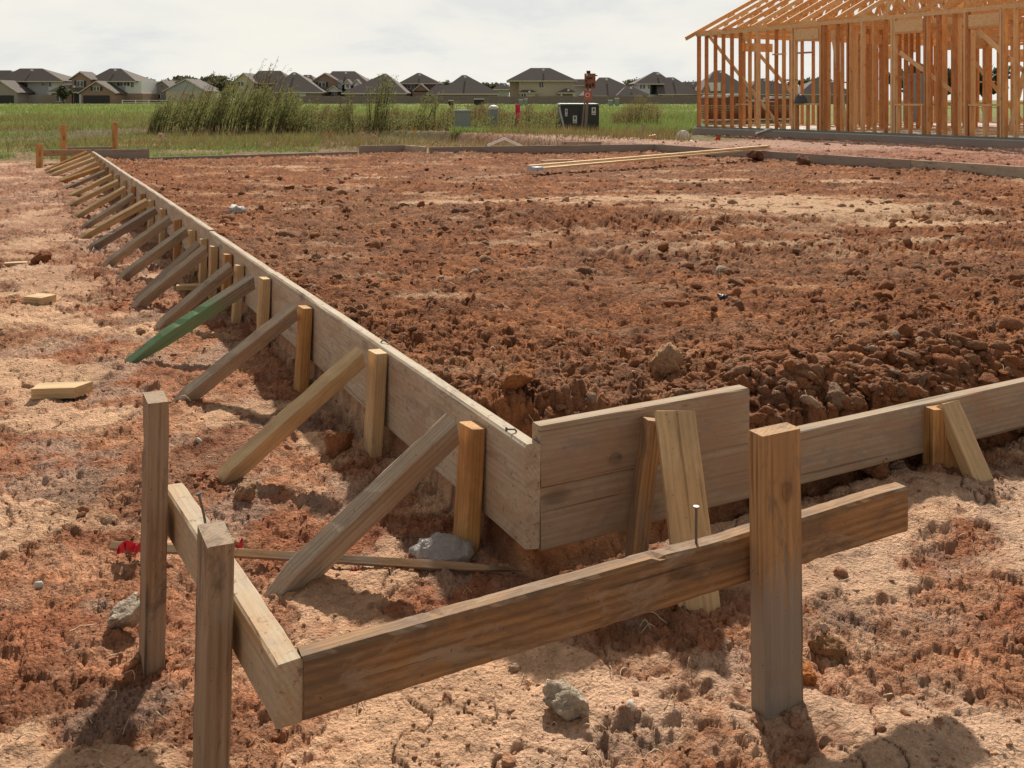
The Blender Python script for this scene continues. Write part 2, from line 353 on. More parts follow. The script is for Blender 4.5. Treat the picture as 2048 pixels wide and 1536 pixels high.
def soil_mat():
    m, n, b = mat('soil'); at = n.node('ShaderNodeAttribute', attribute_name='col')
    co = n.node('ShaderNodeNewGeometry').outputs['Position']
    f = n.noise(co, 150, 5, .7); f2 = n.noise(co, 34, 5, .68)
    g = n.ramp(n.math('ADD', n.math('MULTIPLY', f, .55), n.math('MULTIPLY', f2, .45)), [(.30, .55), (.42, .90), (.52, 1.13), (.68, 1.5)])
    c = n.mix(1.0, at.outputs[0], g, 'MULTIPLY')
    n.l.new(c, b.inputs['Base Color']); b.inputs['Roughness'].default_value = .95; b.inputs['Specular IOR Level'].default_value = .15
    vo = n.node('ShaderNodeTexVoronoi', ins={'Vector': co, 'Scale': 95.0}); 
    vo2 = n.node('ShaderNodeTexVoronoi', ins={'Vector': co, 'Scale': 210.0}); hgt = n.math('ADD', n.math('ADD', n.math('MULTIPLY', vo.outputs['Distance'], -.7), n.math('MULTIPLY', vo2.outputs['Distance'], -.35)), n.math('ADD', n.math('MULTIPLY', f, 1.1), n.math('MULTIPLY', f2, 1.3)))
    crb = n.node('ShaderNodeTexVoronoi', ins={'Vector': co, 'Scale': 62.0, 'Randomness': 1.0}); cf = n.ramp(crb.outputs['Distance'], [(.16, .42), (.24, 1.0)]); c = n.mix(n.math('MULTIPLY', n.ramp(f2, [(.46, 0.0), (.54, 1.0)]), .8), c, n.mix(1.0, c, cf, 'MULTIPLY')); n.l.new(c, b.inputs['Base Color'])
    n.l.new(n.node('ShaderNodeBump', ins={'Height': hgt, 'Strength': .85, 'Distance': .011}).outputs[0], b.inputs['Normal'])
    return m
def wood(name, dark, mid, light, stain=None, stain_amt=0.0, stain2=None, knots=.5, contrast=1.0, rough=.75, bump=.35, kn=(), lower=None, green=None, fine=1.0, mud=0.0):
    m, n, b = mat(name); tc_ = n.node('ShaderNodeTexCoord').outputs['Object']
    rnd = n.node('ShaderNodeObjectInfo').outputs['Random']
    off = n.node('ShaderNodeCombineXYZ', ins={0: n.math('MULTIPLY', rnd, 37.0), 1: n.math('MULTIPLY', rnd, 3.1), 2: n.math('MULTIPLY', rnd, 5.3)}).outputs[0]
    co = n.node('ShaderNodeVectorMath', operation='ADD', ins={0: tc_, 1: off}).outputs[0]
    def mp_(sc): return n.node('ShaderNodeMapping', ins={'Vector': co, 'Scale': sc}).outputs[0]
    warp = n.noise(mp_((2.2, 9, 9)), 1.0, 2)
    g1 = n.noise(mp_((2.2, 120*fine, 120*fine)), 1.0, 5, .65, .35)
    g2 = n.noise(mp_((16, 520*fine, 520*fine)), 1.0, 3, .6)
    wv = n.node('ShaderNodeTexWave', wave_type='RINGS', rings_direction='X', ins={'Vector': mp_((.5, 16, 16)), 'Scale': 2.4, 'Distortion': 4.0, 'Detail': 4.0, 'Detail Scale': .8}).outputs[1]
    gr = n.math('ADD', n.math('ADD', n.math('MULTIPLY', g1, .60), n.math('MULTIPLY', g2, .28)), n.math('MULTIPLY', wv, .12))
    c = n.ramp(gr, [(.5-.24/contrast, dark), (.5, mid), (.5+.24/contrast, light)])
    if stain is not None:
        s1 = n.noise(mp_((5.0, 14, 14)), 1.0, 6, .7, .5)
        c = n.mix(n.math('MULTIPLY', n.ramp(s1, [(.44, 0.0), (.60, 1.0)]), stain_amt), c, stain)
    if stain2 is not None:
        s2 = n.noise(mp_((5.5, 16, 16)), 1.3, 6, .7, .8)
        c = n.mix(n.math('MULTIPLY', n.ramp(s2, [(.53, 0.0), (.66, 1.0)]), .8), c, stain2)
    if knots:
        vo = n.node('ShaderNodeTexVoronoi', ins={'Vector': mp_((3.2, 7.5, 7.5)), 'Scale': 1.0, 'Randomness': 1.0})
        kd = n.math('ADD', vo.outputs['Distance'], n.math('MULTIPLY', g1, .07))
        c = n.mix(n.math('MULTIPLY', n.ramp(kd, [(.10, 1.0), (.16, .55), (.19, 0.0)]), knots), c, [v*.35 for v in dark])
    if lower is not None:
        lx = n.node('ShaderNodeSeparateXYZ', ins={0: tc_}).outputs[0]; ln = n.noise(mp_((6, 40, 40)), 1.0, 4, .7)
        c = n.mix(n.ramp(n.math('ADD', lx, n.math('MULTIPLY', ln, .28)), [(lower[0], 0.0), (lower[0]+.09, .85)]), c, n.mix(g1, [v*.75 for v in lower[1]], [v*1.25 for v in lower[1]]))
    for (kx, ky, kr) in kn:
        dd = n.node('ShaderNodeVectorMath', operation='MULTIPLY', ins={0: n.node('ShaderNodeVectorMath', operation='SUBTRACT', ins={0: tc_, 1: (kx, ky, 0)}).outputs[0], 1: (.72, 1, .0)}).outputs[0]
        ln_ = n.node('ShaderNodeVectorMath', operation='LENGTH', ins={0: dd}).outputs['Value']
        kk = n.math('ADD', n.math('DIVIDE', ln_, kr), n.math('MULTIPLY', n.noise(tc_, 60, 3), .5))
        c = n.mix(n.ramp(n.math('MULTIPLY', kk, .4), [(0.0, .65), (.30, .45), (.44, .60), (.56, .20), (.80, 0.0)]), c, [v*.5 for v in dark])
    if green is not None:
        sx = n.node('ShaderNodeSeparateXYZ', ins={0: tc_}).outputs[0]
        gf = n.math('MULTIPLY', n.ramp(n.math('ADD', sx, n.math('MULTIPLY', n.noise(mp_((9, 30, 30)), 1.0, 5, .7), .22)), [(.20, 0.0), (.34, 1.0)]),
                    n.ramp(n.noise(mp_((14, 90, 90)), 1.0, 5, .8), [(.36, .15), (.56, .85)]))
        c = n.mix(gf, c, green)
    if mud:
        md = n.noise(tc_, 55, 5, .7); c = n.mix(n.math('MULTIPLY', n.ramp(md, [(.58, 0.0), (.66, 1.0)]), mud), c, (.20, .095, .05)); ms_ = n.noise(tc_, 9, 6, .75, .6); c = n.mix(n.math('MULTIPLY', n.ramp(ms_, [(.54, 0.0), (.66, 1.0)]), mud*.75), c, (.46, .31, .21))
    # fine checks along the grain and small dark nicks
    ck_ = n.noise(mp_((1.3, 62*fine, 62*fine)), 1.0, 2, .5, .15)
    c = n.mix(n.math('MULTIPLY', n.ramp(ck_, [(.66, 0.0), (.70, 1.0)]), .55), c, [v*.4 for v in dark])
    nk = n.noise(tc_, 150, 2, .5); c = n.mix(n.math('MULTIPLY', n.ramp(nk, [(.70, 0.0), (.74, 1.0)]), .6), c, [v*.45 for v in dark])
    n.l.new(c, b.inputs['Base Color']); b.inputs['Roughness'].default_value = rough; b.inputs['Specular IOR Level'].default_value = .25
    n.l.new(n.node('ShaderNodeBump', ins={'Height': gr, 'Strength': bump, 'Distance': .004}).outputs[0], b.inputs['Normal'])
    return m
M = {}
M['soil'] = soil_mat()
M['fresh'] = wood('fresh_pine', (.42, .26, .115), (.62, .43, .225), (.72, .54, .31), stain=(.36, .24, .14), stain_amt=.45, knots=.55)
M['amber'] = wood('amber_pine', (.34, .15, .04), (.52, .28, .10), (.62, .37, .16), stain=(.26, .12, .05), stain_amt=.5, knots=.6)
M['grey'] = wood('weathered_wood', (.21, .16, .11), (.40, .315, .23), (.52, .43, .33), stain=(.40, .24, .13), stain_amt=.45, stain2=(.24, .20, .16), knots=.4, mud=.3)
M['dkgrey'] = wood('dark_weathered_wood', (.14, .105, .08), (.27, .215, .165), (.37, .30, .235), stain=(.30, .19, .11), stain_amt=.3, knots=.3)
M['form'] = wood('cement_stained_board', (.34, .27, .195), (.49, .41, .31), (.60, .52, .41), stain=(.36, .22, .12), stain_amt=.45, stain2=(.30, .25, .20), knots=.5, contrast=.7, mud=.7, rough=.85)
M['formb'] = wood('brown_form_board', (.24, .175, .12), (.38, .29, .20), (.48, .38, .275), stain=(.33, .17, .09), stain_amt=.4, stain2=(.27, .225, .19), knots=.55, contrast=.8, mud=.25, rough=.85)
M['rail'] = wood('stained_rail', (.13, .062, .024), (.31, .165, .070), (.46, .28, .135), stain=(.12, .085, .06), stain_amt=.65, stain2=(.34, .25, .17), knots=.7, mud=.15)
M['rail2'] = wood('pale_rail', (.30, .22, .13), (.45, .35, .235), (.55, .45, .32), stain=(.44, .25, .11), stain_amt=.6, stain2=(.33, .28, .23), knots=.4, contrast=.8, mud=.7)
M['post'] = wood('post_wood', (.20, .10, .04), (.38, .215, .10), (.50, .31, .15), stain=(.26, .215, .17), stain_amt=.7, stain2=(.16, .12, .09), knots=.9)
M['kpost'] = wood('knotty_post_wood', (.20, .10, .04), (.40, .225, .10), (.52, .32, .15), stain=(.30, .17, .08), stain_amt=.5, stain2=(.16, .12, .09), knots=.3, kn=((.105, .008, .013),), lower=(.34, (.27, .225, .18)))
M['formk'] = wood('knotted_form_board', (.24, .175, .12), (.38, .29, .20), (.48, .38, .275), stain=(.33, .17, .09), stain_amt=.4, stain2=(.27, .225, .19), knots=.4, contrast=.8, mud=.25, rough=.85, kn=((.20, -.036, .013), (.21, .105-.14, .004)))
M['formg'] = wood('grey_form_board', (.22, .175, .145), (.34, .275, .23), (.42, .35, .30), stain=(.30, .20, .14), stain_amt=.35, knots=.3, contrast=.8, rough=.85)
M['dpost'] = wood('dark_post_wood', (.15, .09, .05), (.31, .205, .125), (.41, .29, .19), stain=(.30, .235, .17), stain_amt=.5, stain2=(.13, .09, .06), knots=.5)
M['green'] = wood('green_painted_wood', (.15, .12, .08), (.30, .235, .17), (.40, .32, .23), stain2=(.16, .125, .095), knots=.3, green=(.13, .34, .15))
M['stud'] = wood('orange_framing_wood', (.48, .22, .08), (.70, .40, .17), (.80, .52, .26), stain=(.52, .21, .08), stain_amt=.5, knots=.6, contrast=.9)
M['stud2'] = wood('tan_framing_wood', (.56, .33, .15), (.78, .53, .28), (.84, .62, .38), stain=(.60, .32, .14), stain_amt=.4, knots=.5, contrast=.9)
M['stud3'] = wood('reddish_framing_wood', (.34, .13, .05), (.54, .25, .10), (.64, .35, .16), stain=(.40, .15, .05), stain_amt=.6, knots=.7)
M['metal'] = plain('nail_steel', (.16, .15, .14), .45, .3, 60, metal=.7)

SEED = [0]
def timber_mesh(L, w, t, n=None, rough=.0012, bev=.003, tip0=0.0, tip1=0.0, skew0=0.0, skew1=0.0, wane=0.0, name='timber'):
    SEED[0] += 1; r_ = random.Random(SEED[0])
    n = n or max(4, min(60, int(L/.03)))
    xs = [L*i/n for i in range(n+1)]
    ph = [r_.random()*6 for _ in range(6)]
    V = []; 
    for i, x in enumerate(xs):
        u = x/L; sw = 1.0; st = 1.0
        if tip0 and x < tip0: sw *= .25+.75*x/tip0
        if tip1 and x > L-tip1: sw *= .12+.88*(L-x)/tip1
        hw, ht = w/2*sw, t/2*st; bv = min(bev, hw*.5, ht*.5)
        ring = [(-hw+bv, -ht), (hw-bv, -ht), (hw, -ht+bv), (hw, ht-bv), (hw-bv, ht), (-hw+bv, ht), (-hw, ht-bv), (-hw, -ht+bv)]
        bow = math.sin(u*3.1)*rough*.8
        dent = (r_.randrange(8), r_.uniform(.001, .0045)) if (rough > .0009 and r_.random() < .16) else (-1, 0)
        for k, (a, b_) in enumerate(ring):
            if k == dent[0]: a *= 1-dent[1]/hw*1.4; b_ *= 1-dent[1]/ht
            jj = rough*(math.sin(x*41+ph[k % 6]*3+k)+.6*math.sin(x*143+ph[(k+2) % 6]))*.16+(r_.random()-.5)*rough*.30
            xx = x
            if i == 0: xx += skew0*(a/w*2)+r_.uniform(-1, 1)*rough
            if i == n: xx += skew1*(a/w*2)+r_.uniform(-1, 1)*rough
            wn = 0
            if wane and a > 0: wn = wane*(.5+.5*math.sin(x*7+ph[0]))*(.6+.4*math.sin(x*19+ph[1]))*ss(.5, .62, np.float64(u))
            V.append((xx, a+jj*(1 if a > 0 else -1)-wn, b_+jj*(1 if b_ > 0 else -1)+bow))
    Fc = []
    for i in range(n):
        for k in range(8):
            k2 = (k+1) % 8; Fc.append((i*8+k, i*8+k2, (i+1)*8+k2, (i+1)*8+k))
    Fc.append(tuple(range(8))[::-1]); Fc.append(tuple(n*8+k for k in range(8)))
    me = bpy.data.meshes.new(name); me.from_pydata(V, [], Fc)
    bm = bmesh.new(); bm.from_mesh(me); bmesh.ops.recalc_face_normals(bm, faces=bm.faces); bm.to_mesh(me); bm.free()
    return me
def timber(name, p0, p1, w, t, wdir, material, parent=None, **kw):
    """board from p0 to p1 (centre line); w across along wdir, t thickness; local X is the grain"""
    p0 = Vector(p0); p1 = Vector(p1); x = (p1-p0); L = x.length; x.normalize()
    y = Vector(wdir); y = (y-x*y.dot(x)).normalized(); z = x.cross(y)
    me = timber_mesh(L, w, t, name=name, **kw); o = newobj(name, me, material)
    mw = Matrix((x, y, z)).transposed().to_4x4(); mw.translation = p0
    if parent is not None:
        o.parent = parent; o.matrix_basis = Matrix.Translation(-parent.location) @ mw
    else: o.matrix_basis = mw
    return o
def ordinal(k): return ['first', 'second', 'third', 'fourth', 'fifth', 'sixth', 'seventh', 'eighth', 'ninth', 'tenth', 'eleventh', 'twelfth', 'thirteenth', 'fourteenth', 'fifteenth', 'sixteenth', 'seventeenth', 'eighteenth', 'nineteenth', 'twentieth', 'twenty first', 'twenty second', 'twenty third', 'twenty fourth'][k]
V3 = lambda v2, z: Vector((v2.x, v2.y, z))

# ------------------------------------------------------------ the ground sheet
def build_ground():
    uf = np.linspace(-.60, .60, 880); e = np.array([.64, .72, .85, 1.1, 1.5, 2.2, 3.5, 6.0]); u = np.concatenate([-e[::-1], uf, e])
    Y = np.concatenate([[-60, -6, .3, .9], np.exp(np.linspace(math.log(1.25), math.log(26), 900)), np.exp(np.linspace(math.log(26.3), math.log(3500), 130))])
    Sx = np.where(Y >= 1.25, Y, 1.0); Sx[0] = 60; Sx[1] = 8; Sx[2] = .9; Sx[3] = 1.05
    X = Sx[:, None]*u[None, :]; YY = np.repeat(Y[:, None], len(u), 1)
    z, c = ground(X.ravel(), YY.ravel(), True)
    nr, nc = X.shape; idx = np.arange(nr*nc).reshape(nr, nc)
    Fc = np.stack([idx[:-1, :-1], idx[:-1, 1:], idx[1:, 1:], idx[1:, :-1]], -1).reshape(-1, 4)
    me = np_mesh('ground', np.stack([X.ravel(), YY.ravel(), z], 1), Fc, c, smooth=True)
    o = newobj('ground', me, M['soil']); tag(o, kind='structure'); return o
build_ground()

# ------------------------------------------------------------ loose clods (uncountable)
def ico(sub):
    bm = bmesh.new(); bmesh.ops.create_icosphere(bm, subdivisions=sub, radius=1)
    v = np.array([p.co[:] for p in bm.verts]); f = np.array([[q_.index for q_ in p.verts] for p in bm.faces]); bm.free(); return v, f
ICO = {k: ico(k) for k in (1, 2, 3, 4)}
def lump_set(x, y, z, r, sub, seed, flat=.7, jag=.35):
    v0, f0 = ICO[sub]; n = len(x); g = np.random.default_rng(seed)
    V = np.repeat(v0[None], n, 0)
    dirs = g.normal(size=(n, 7, 3)); dirs /= np.linalg.norm(dirs, axis=2, keepdims=True)
    for k in range(7):      # cut facets and push bumps so that they read as broken soil
        d = np.einsum('nvk,nk->nv', V, dirs[:, k]); lim = g.uniform(.28, .78, n)[:, None]
        over = np.maximum(0, d-lim)*.85; V = V-over[..., None]*dirs[:, k][:, None, :]
    V = V*(1+jag*(.5 if sub > 1 else .7)*(g.random((n, len(v0), 1))-.5))
    if sub >= 2:
        for fq in (2.3, 4.6): V = V*(1+(.25/fq)*np.sin(V[..., [0]]*fq*2+g.random((n, 1, 1))*9)*np.sin(V[..., [1]]*fq*2.2+g.random((n, 1, 1))*9))
    sc = np.stack([g.uniform(.75, 1.25, n), g.uniform(.65, 1.1, n), g.uniform(.5, .85, n)*flat/.7], 1); V = V*sc[:, None, :]
    th = g.uniform(0, 6.28, n); c, s_ = np.cos(th)[:, None], np.sin(th)[:, None]
    tl = g.uniform(-.5, .5, n)[:, None]; X = V[..., 0]; Z = V[..., 2]; X, Z = X*np.cos(tl)-Z*np.sin(tl), X*np.sin(tl)+Z*np.cos(tl)
    Xr = X*c-V[..., 1]*s_; Yr = X*s_+V[..., 1]*c
    P_ = np.stack([Xr*r[:, None]+x[:, None], Yr*r[:, None]+y[:, None], Z*r[:, None]+z[:, None]+.18*r[:, None]], 2)
    Fc = (f0[None]+(np.arange(n)*len(v0))[:, None, None]).reshape(-1, 3)
    return P_.reshape(-1, 3), Fc, len(v0)
def merge_mesh(name, parts, cols):
    V = []; Fs = []; C = []; b = 0
    for (v, f, k), c in zip(parts, cols):
        V.append(v); Fs.append(f+b); b += len(v); C.append(np.repeat(c, k, 0))
    return np_mesh(name, np.concatenate(V), np.concatenate(Fs), np.concatenate(C))
def scatter_clods():
    parts = []; cols = []
    def batch(n, y0, y1, rmin, rmax, sub, seed, sel, power=2.5, flat=.7, u0=-.58, u1=.58):
        g = np.random.default_rng(seed); Y = np.exp(g.uniform(math.log(y0), math.log(y1), n)); X = Y*g.uniform(u0, u1, n)
        sd = sdist(X, Y); r = rmin+(rmax-rmin)*g.random(n)**power; r = r*np.clip(Y/2.6, .8, 3.0)**.5
        clump = fbm(X*1.9, Y*1.9, 3, seed+1); k = sel(X, Y, sd)*(g.random(n) < ss(.33, .62, clump)*1.0+.08)
        k = k & (np.abs(sd) > r*1.1+.03) & ~((sd > 0) & (linedist(X, Y, P0, B_DIR, B_OUT) < np.where((X-P0.x)*B_DIR.x+(Y-P0.y)*B_DIR.y < .65, .27, .055))); X, Y, r, sd = X[k], Y[k], r[k], sd[k]
        z, c = ground(X, Y, True); ins = (sd > 0)
        t = g.random((len(X), 1))
        tone = np.where(t < .62, np.array([[.28, .11, .048]]), np.where(t < .975, np.array([[.25, .135, .080]]), np.array([[.45, .33, .23]])))
        tone_e = np.where(t < .55, np.array([[.33, .125, .055]]), np.where(t < .94, np.array([[.42, .24, .14]]), np.array([[.50, .38, .28]])))
        cc = np.where(ins[:, None], tone, tone_e)*(.7+.6*g.random((len(X), 1)))*.6+c*.4
        parts.append(lump_set(X, Y, z-r*g.uniform(.1, .75, len(X)), r, sub, seed+2, flat)); cols.append(cc)
    ext = lambda X, Y, sd: sd < 0
    inn = lambda X, Y, sd: sd > 0
    dBf = lambda X, Y: linedist(X, Y, P0, B_DIR, B_OUT); dAf = lambda X, Y: linedist(X, Y, P0, A_DIR, A_OUT)
    batch(18000, 1.45, 6.5, .0018, .0085, 1, 201, ext, 2.4)
    batch(800, 1.45, 6, .009, .026, 3, 204, ext, 4.0)
    batch(1800, 4, 14, .006, .024, 1, 207, ext, 3.0)
    batch(7000, 2.3, 8, .003, .014, 1, 211, inn, 2.0)
    batch(9000, 2.3, 6, .006, .030, 2, 214, lambda X, Y, sd: (sd > 0) & ((dBf(X, Y) < 1.1) | (dAf(X, Y) < .25)), 2.4)
    batch(750, 2.3, 5, .024, .050, 3, 217, lambda X, Y, sd: (sd > 0) & ((dBf(X, Y) < .8)), 2.5)
    batch(9000, 4.5, 16, .006, .026, 1, 221, inn, 2.6)
    batch(2600, 4, 11, .012, .042, 2, 241, inn, 2.6)
    batch(2600, 8, 20, .015, .05, 1, 244, lambda X, Y, sd: (sd < 0) & (X > 2), 2.4)
    batch(12000, 2.35, 4.8, .006, .040, 3, 251, lambda X, Y, sd: (sd > 0) & (dBf(X, Y) < .42) & (X > .45), 2.2, u0=.16, u1=.58)
    batch(700, 9, 17, .015, .055, 2, 224, lambda X, Y, sd: (sd > 0) & (sd < .4), 2.4)
    batch(1200, 14, 24, .012, .05, 1, 227, lambda X, Y, sd: (sd < 0) & (X > -2), 3)
    me = merge_mesh('clods', parts, cols); o = newobj('clods', me, M['soil']); tag(o, 'crumbled clods of red brown clay scattered over the bare soil', 'clods', kind='stuff')
scatter_clods()

# ------------------------------------------------------------ edge form: boards, stakes, braces
TA = lambda s: .3085+(.34-.3085)*s/A_LEN
def a_pt(s, off=0.0): return P0+A_DIR*s+A_OUT*off
def nail(p, d, parent, L=.06, r=.0024, bent=None):
    mb = MB(); p = Vector(p)-parent.location if parent.type == 'EMPTY' else Vector(p); d = Vector(d).normalized()
    pts = [p, p+d*L*.5, p+d*L]
    if bent is not None: pts = [p, p+d*L*.22, p+d*L*.4+Vector(bent)*L*.22, p+d*L*.45+Vector(bent)*L*.9]
    mb.tube(pts, r, 8); e = pts[-1]; dd = (pts[-1]-pts[-2]).normalized(); mb.tube([e, e+dd*.0022], r*2.3, 10)
    return mb.build('nail', M['metal'], parent)
G_FORM = 'boards of the slab formwork'
def form_board(p0, p1, h, z0, z1, out, material, label, nails=(), thick=.038, parent_nails=True, **kw):
    """p0,p1 2D points on the outer face line; z0,z1 heights of the top"""
    root = empty('form_board', V3((p0+p1)/2, min(z0, z1)-h))
    a = V3(p0-out*thick/2, z0-h/2); b = V3(p1-out*thick/2, z1-h/2)
    timber('plank', a, b, h, thick, (0, 0, 1), material, root, n=max(12, int((p1-p0).length/.12)), **kw)
    for (f, dz, d, L, bent) in nails:
        q_ = a.lerp(b, f); nail((q_.x, q_.y, q_.z+h/2-.004), d, root, L, bent=bent)
    tag(root, label, 'form board', G_FORM); return root
cuts = [(0, 2.36, 0), (2.365, 3.86, -.004), (3.865, 7.9, .004), (7.905, A_LEN, 0)]
labs = ['thick pale form board on the left side ending at the near corner', 'short form board on the left side next beyond the curved soil gap',
        'form board along the middle of the left side, braced on the outside', 'farthest form board of the left side reaching the far left corner']
for (s0, s1, dz), lb in zip(cuts, labs):
    form_board(a_pt(s0), a_pt(s1), .235, TA(s0)+dz, TA(s1)+dz, A_OUT, M['form'], lb,
               nails=[(.035, 0, (.2, 0, .5), .03, (-.9, -.35, .05)), (.42, 0, (.1, 0, .5), .03, (.9, -.3, .1))] if s0 == 0 else (), rough=.003, bev=.006)
# near side: two stacked planks, the lower one runs on to the right
Bp = lambda L, off=0.0: P0+B_DIR*L+B_OUT*off
b0 = .040
form_board(Bp(b0), Bp(.646), .139, .343, .343, B_OUT, M['formk'], 'short upper form board on the near side, butted against the near corner', rough=.0015)
form_board(Bp(b0), Bp(3.9), .139, .203, .212, B_OUT, M['formb'], 'long lower form board of the near side running off to the right', rough=.002)
form_board(Bp(3.905), F4, .139, .212, .25, B_OUT, M['formb'], 'outermost form board of the near side beyond the right frame edge')
def side(p, q_): d = (q_-p).normalized(); o_ = Vector((-d.y, d.x)); return o_
def outward(p, q_):
    o_ = side(p, q_); c = Vector((.5, 8.5)); return o_ if (p+o_-c).length > (p-c).length else -o_
o01 = outward(F0, F1); 
def lerp2(a, b, t): return a+(b-a)*t
t_u = .165
form_board(F0+(F1-F0).normalized()*.04, lerp2(F0, F1, t_u), .15, .365, .362, o01, M['formg'], 'short raised form board at the far left corner')
form_board(F0+(F1-F0).normalized()*.04, lerp2(F0, F1, .83), 0.15, .235, .255, o01, M['formg'], 'low form board along the left half of the far side')
form_board(lerp2(F0, F1, .835), F1, .20, .345, .345, o01, M['formg'], 'short raised form board left of the pale step in the far side')
form_board(F1+(F2-F1).normalized()*.0, F2, .20, .345, .345, outward(F1, F2), M['form'], 'short pale form board turning the step in the far side')  # paler material than its neighbours paints the lit face of the step
form_board(F2+(F3-F2).normalized()*.04, F3, .20, .34, .34, outward(F2, F3), M['formg'], 'long grey form board along the right half of the far side', rough=.002)
oR = outward(F3, F4); _m = F3+dR*4.9
form_board(F3+dR*.04, F3+dR*2.6, .17, .34, .338, oR, M['formg'], 'form board on the right side nearest the far corner')
form_board(F3+dR*2.605, _m, .19, .338, .34, oR, M['formg'], 'form board on the right side under the resting boards')
form_board(_m+dR*.005, F3+dR*9.3, .19, .342, .335, oR, M['form'], 'pale form board on the right side spotted with concrete stains', rough=.002)
form_board(F3+dR*9.305, F4, .19, .33, .3, oR, M['formg'], 'nearest form board of the right side outside the frame')

def s_of_px(px, off=0.0):
    k = (px-1024)/F; p = P0+A_OUT*off; return (p.x-k*p.y)/(k*A_DIR.y-A_DIR.x)
G_ST = 'stakes along the left form board'; G_BR = 'braces along the left form board'
stakes = [(938, 850, 1118, .046, 'amber', 'round edged amber stake'), (750, 703, 925, .045, 'fresh', 'yellow pine stake'), (606, 614, 775, .045, 'amber', 'pine stake with a dark split top'),
          (526, 556, 660, .055, 'fresh', 'yellow pine stake'), (475, 534, 648, .045, 'fresh', 'yellow pine stake'), (452, 508, 600, .05, 'amber', 'amber pine stake'),
          (424, 498, 590, .05, 'fresh', 'pine stake'), (404, 498, 570, .04, 'fresh', 'pine stake'), (381, 462, 540, .045, 'fresh', 'pine stake'), (352, 440, 530, .05, 'amber', 'orange stained stake'),
          (323, 418, 500, .05, 'fresh', 'pine stake'), (300, 402, 480, .05, 'fresh', 'pine stake'), (283, 392, 462, .05, 'amber', 'orange pine stake'), (264, 378, 452, .05, 'amber', 'orange pine stake'),
          (247, 366, 436, .05, 'fresh', 'pine stake'), (232, 355, 420, .05, 'fresh', 'pine stake'), (220, 344, 405, .05, 'fresh', 'pine stake'), (211, 335, 395, .05, 'amber', 'orange pine stake'),
          (204, 326, 385, .05, 'fresh', 'pine stake'), (197, 319, 380, .05, 'fresh', 'pine stake'), (190, 312, 370, .05, 'fresh', 'pine stake'), (185, 307, 365, .05, 'fresh', 'pine stake')]
far_sp = []
for i, (px, pyt, pyb, w_, mt, nm) in enumerate(stakes):
    s = s_of_px(px, .03); w = .0886 if i < 3 else .07
    if i > 14: s = min(s, A_LEN-.15)
    p = a_pt(s, .021); zt = H-(pyt-HOR)/F*p.y; zt = min(max(zt, TA(s)-.05), TA(s)+.02)
    zb = gz(a_pt(s, .06).x, a_pt(s, .06).y)-.10
    lean = Vector((-.012, 0)) if i < 6 else Vector((0, 0))
    o = timber('wooden_stake', V3(p, zt), V3(p+A_OUT*.012+lean, zb), .075 if i < 4 else .06, .038, V3(A_DIR, 0), M[mt], tip1=.10, rough=.0015, skew0=.002)
    # the wide side lies against the board
    o.data.name = 'wooden_stake'
    tag(o, f'{nm}, {ordinal(i)} from the near corner outside the left form', 'stake', G_ST)
braces = [(938, 905, 858, 572, 1192, 'grey', .089, 'weathered grey brace with a long split'), (750, 722, 712, 447, 972, 'fresh', .07, 'clean yellow pine brace'),
          (606, 590, 622, 362, 803, 'grey', .07, 'weathered grey brace'), (526, 505, 562, 262, 722, 'green', .075, 'brace sprayed green at its foot'),
          (475, 462, 537, 322, 657, 'grey', .07, 'grey brown brace'), (435, 412, 500, 275, 625, 'grey', .07, 'pale grey brace of a close pair'), (424, 398, 490, 276, 597, 'dkgrey', .05, 'dark brace tucked behind a paler one'),
          (381, 372, 462, 245, 567, 'grey', .07, 'grey brace'), (352, 340, 438, 213, 540, 'grey', .07, 'grey brace'), (323, 312, 420, 180, 517, 'dkgrey', .07, 'dark grey brace'),
          (300, 295, 405, 165, 497, 'fresh', .07, 'tan pine brace'), (283, 268, 395, 170, 468, 'grey', .06, 'grey brace'), (264, 252, 377, 150, 450, 'fresh', .06, 'tan pine brace'),
          (247, 237, 366, 142, 435, 'fresh', .06, 'tan pine brace'), (232, 224, 352, 135, 422, 'fresh', .06, 'tan pine brace'), (220, 210, 347, 123, 410, 'dkgrey', .05, 'dark grey brace'),
          (211, 200, 340, 121, 396, 'amber', .06, 'orange pine brace'), (204, 194, 326, 119, 386, 'fresh', .06, 'tan pine brace'), (197, 189, 318, 103, 377, 'fresh', .06, 'tan pine brace'),
          (190, 182, 311, 96, 368, 'fresh', .06, 'tan pine brace'), (185, 175, 305, 92, 358, 'amber', .06, 'orange pine brace')]
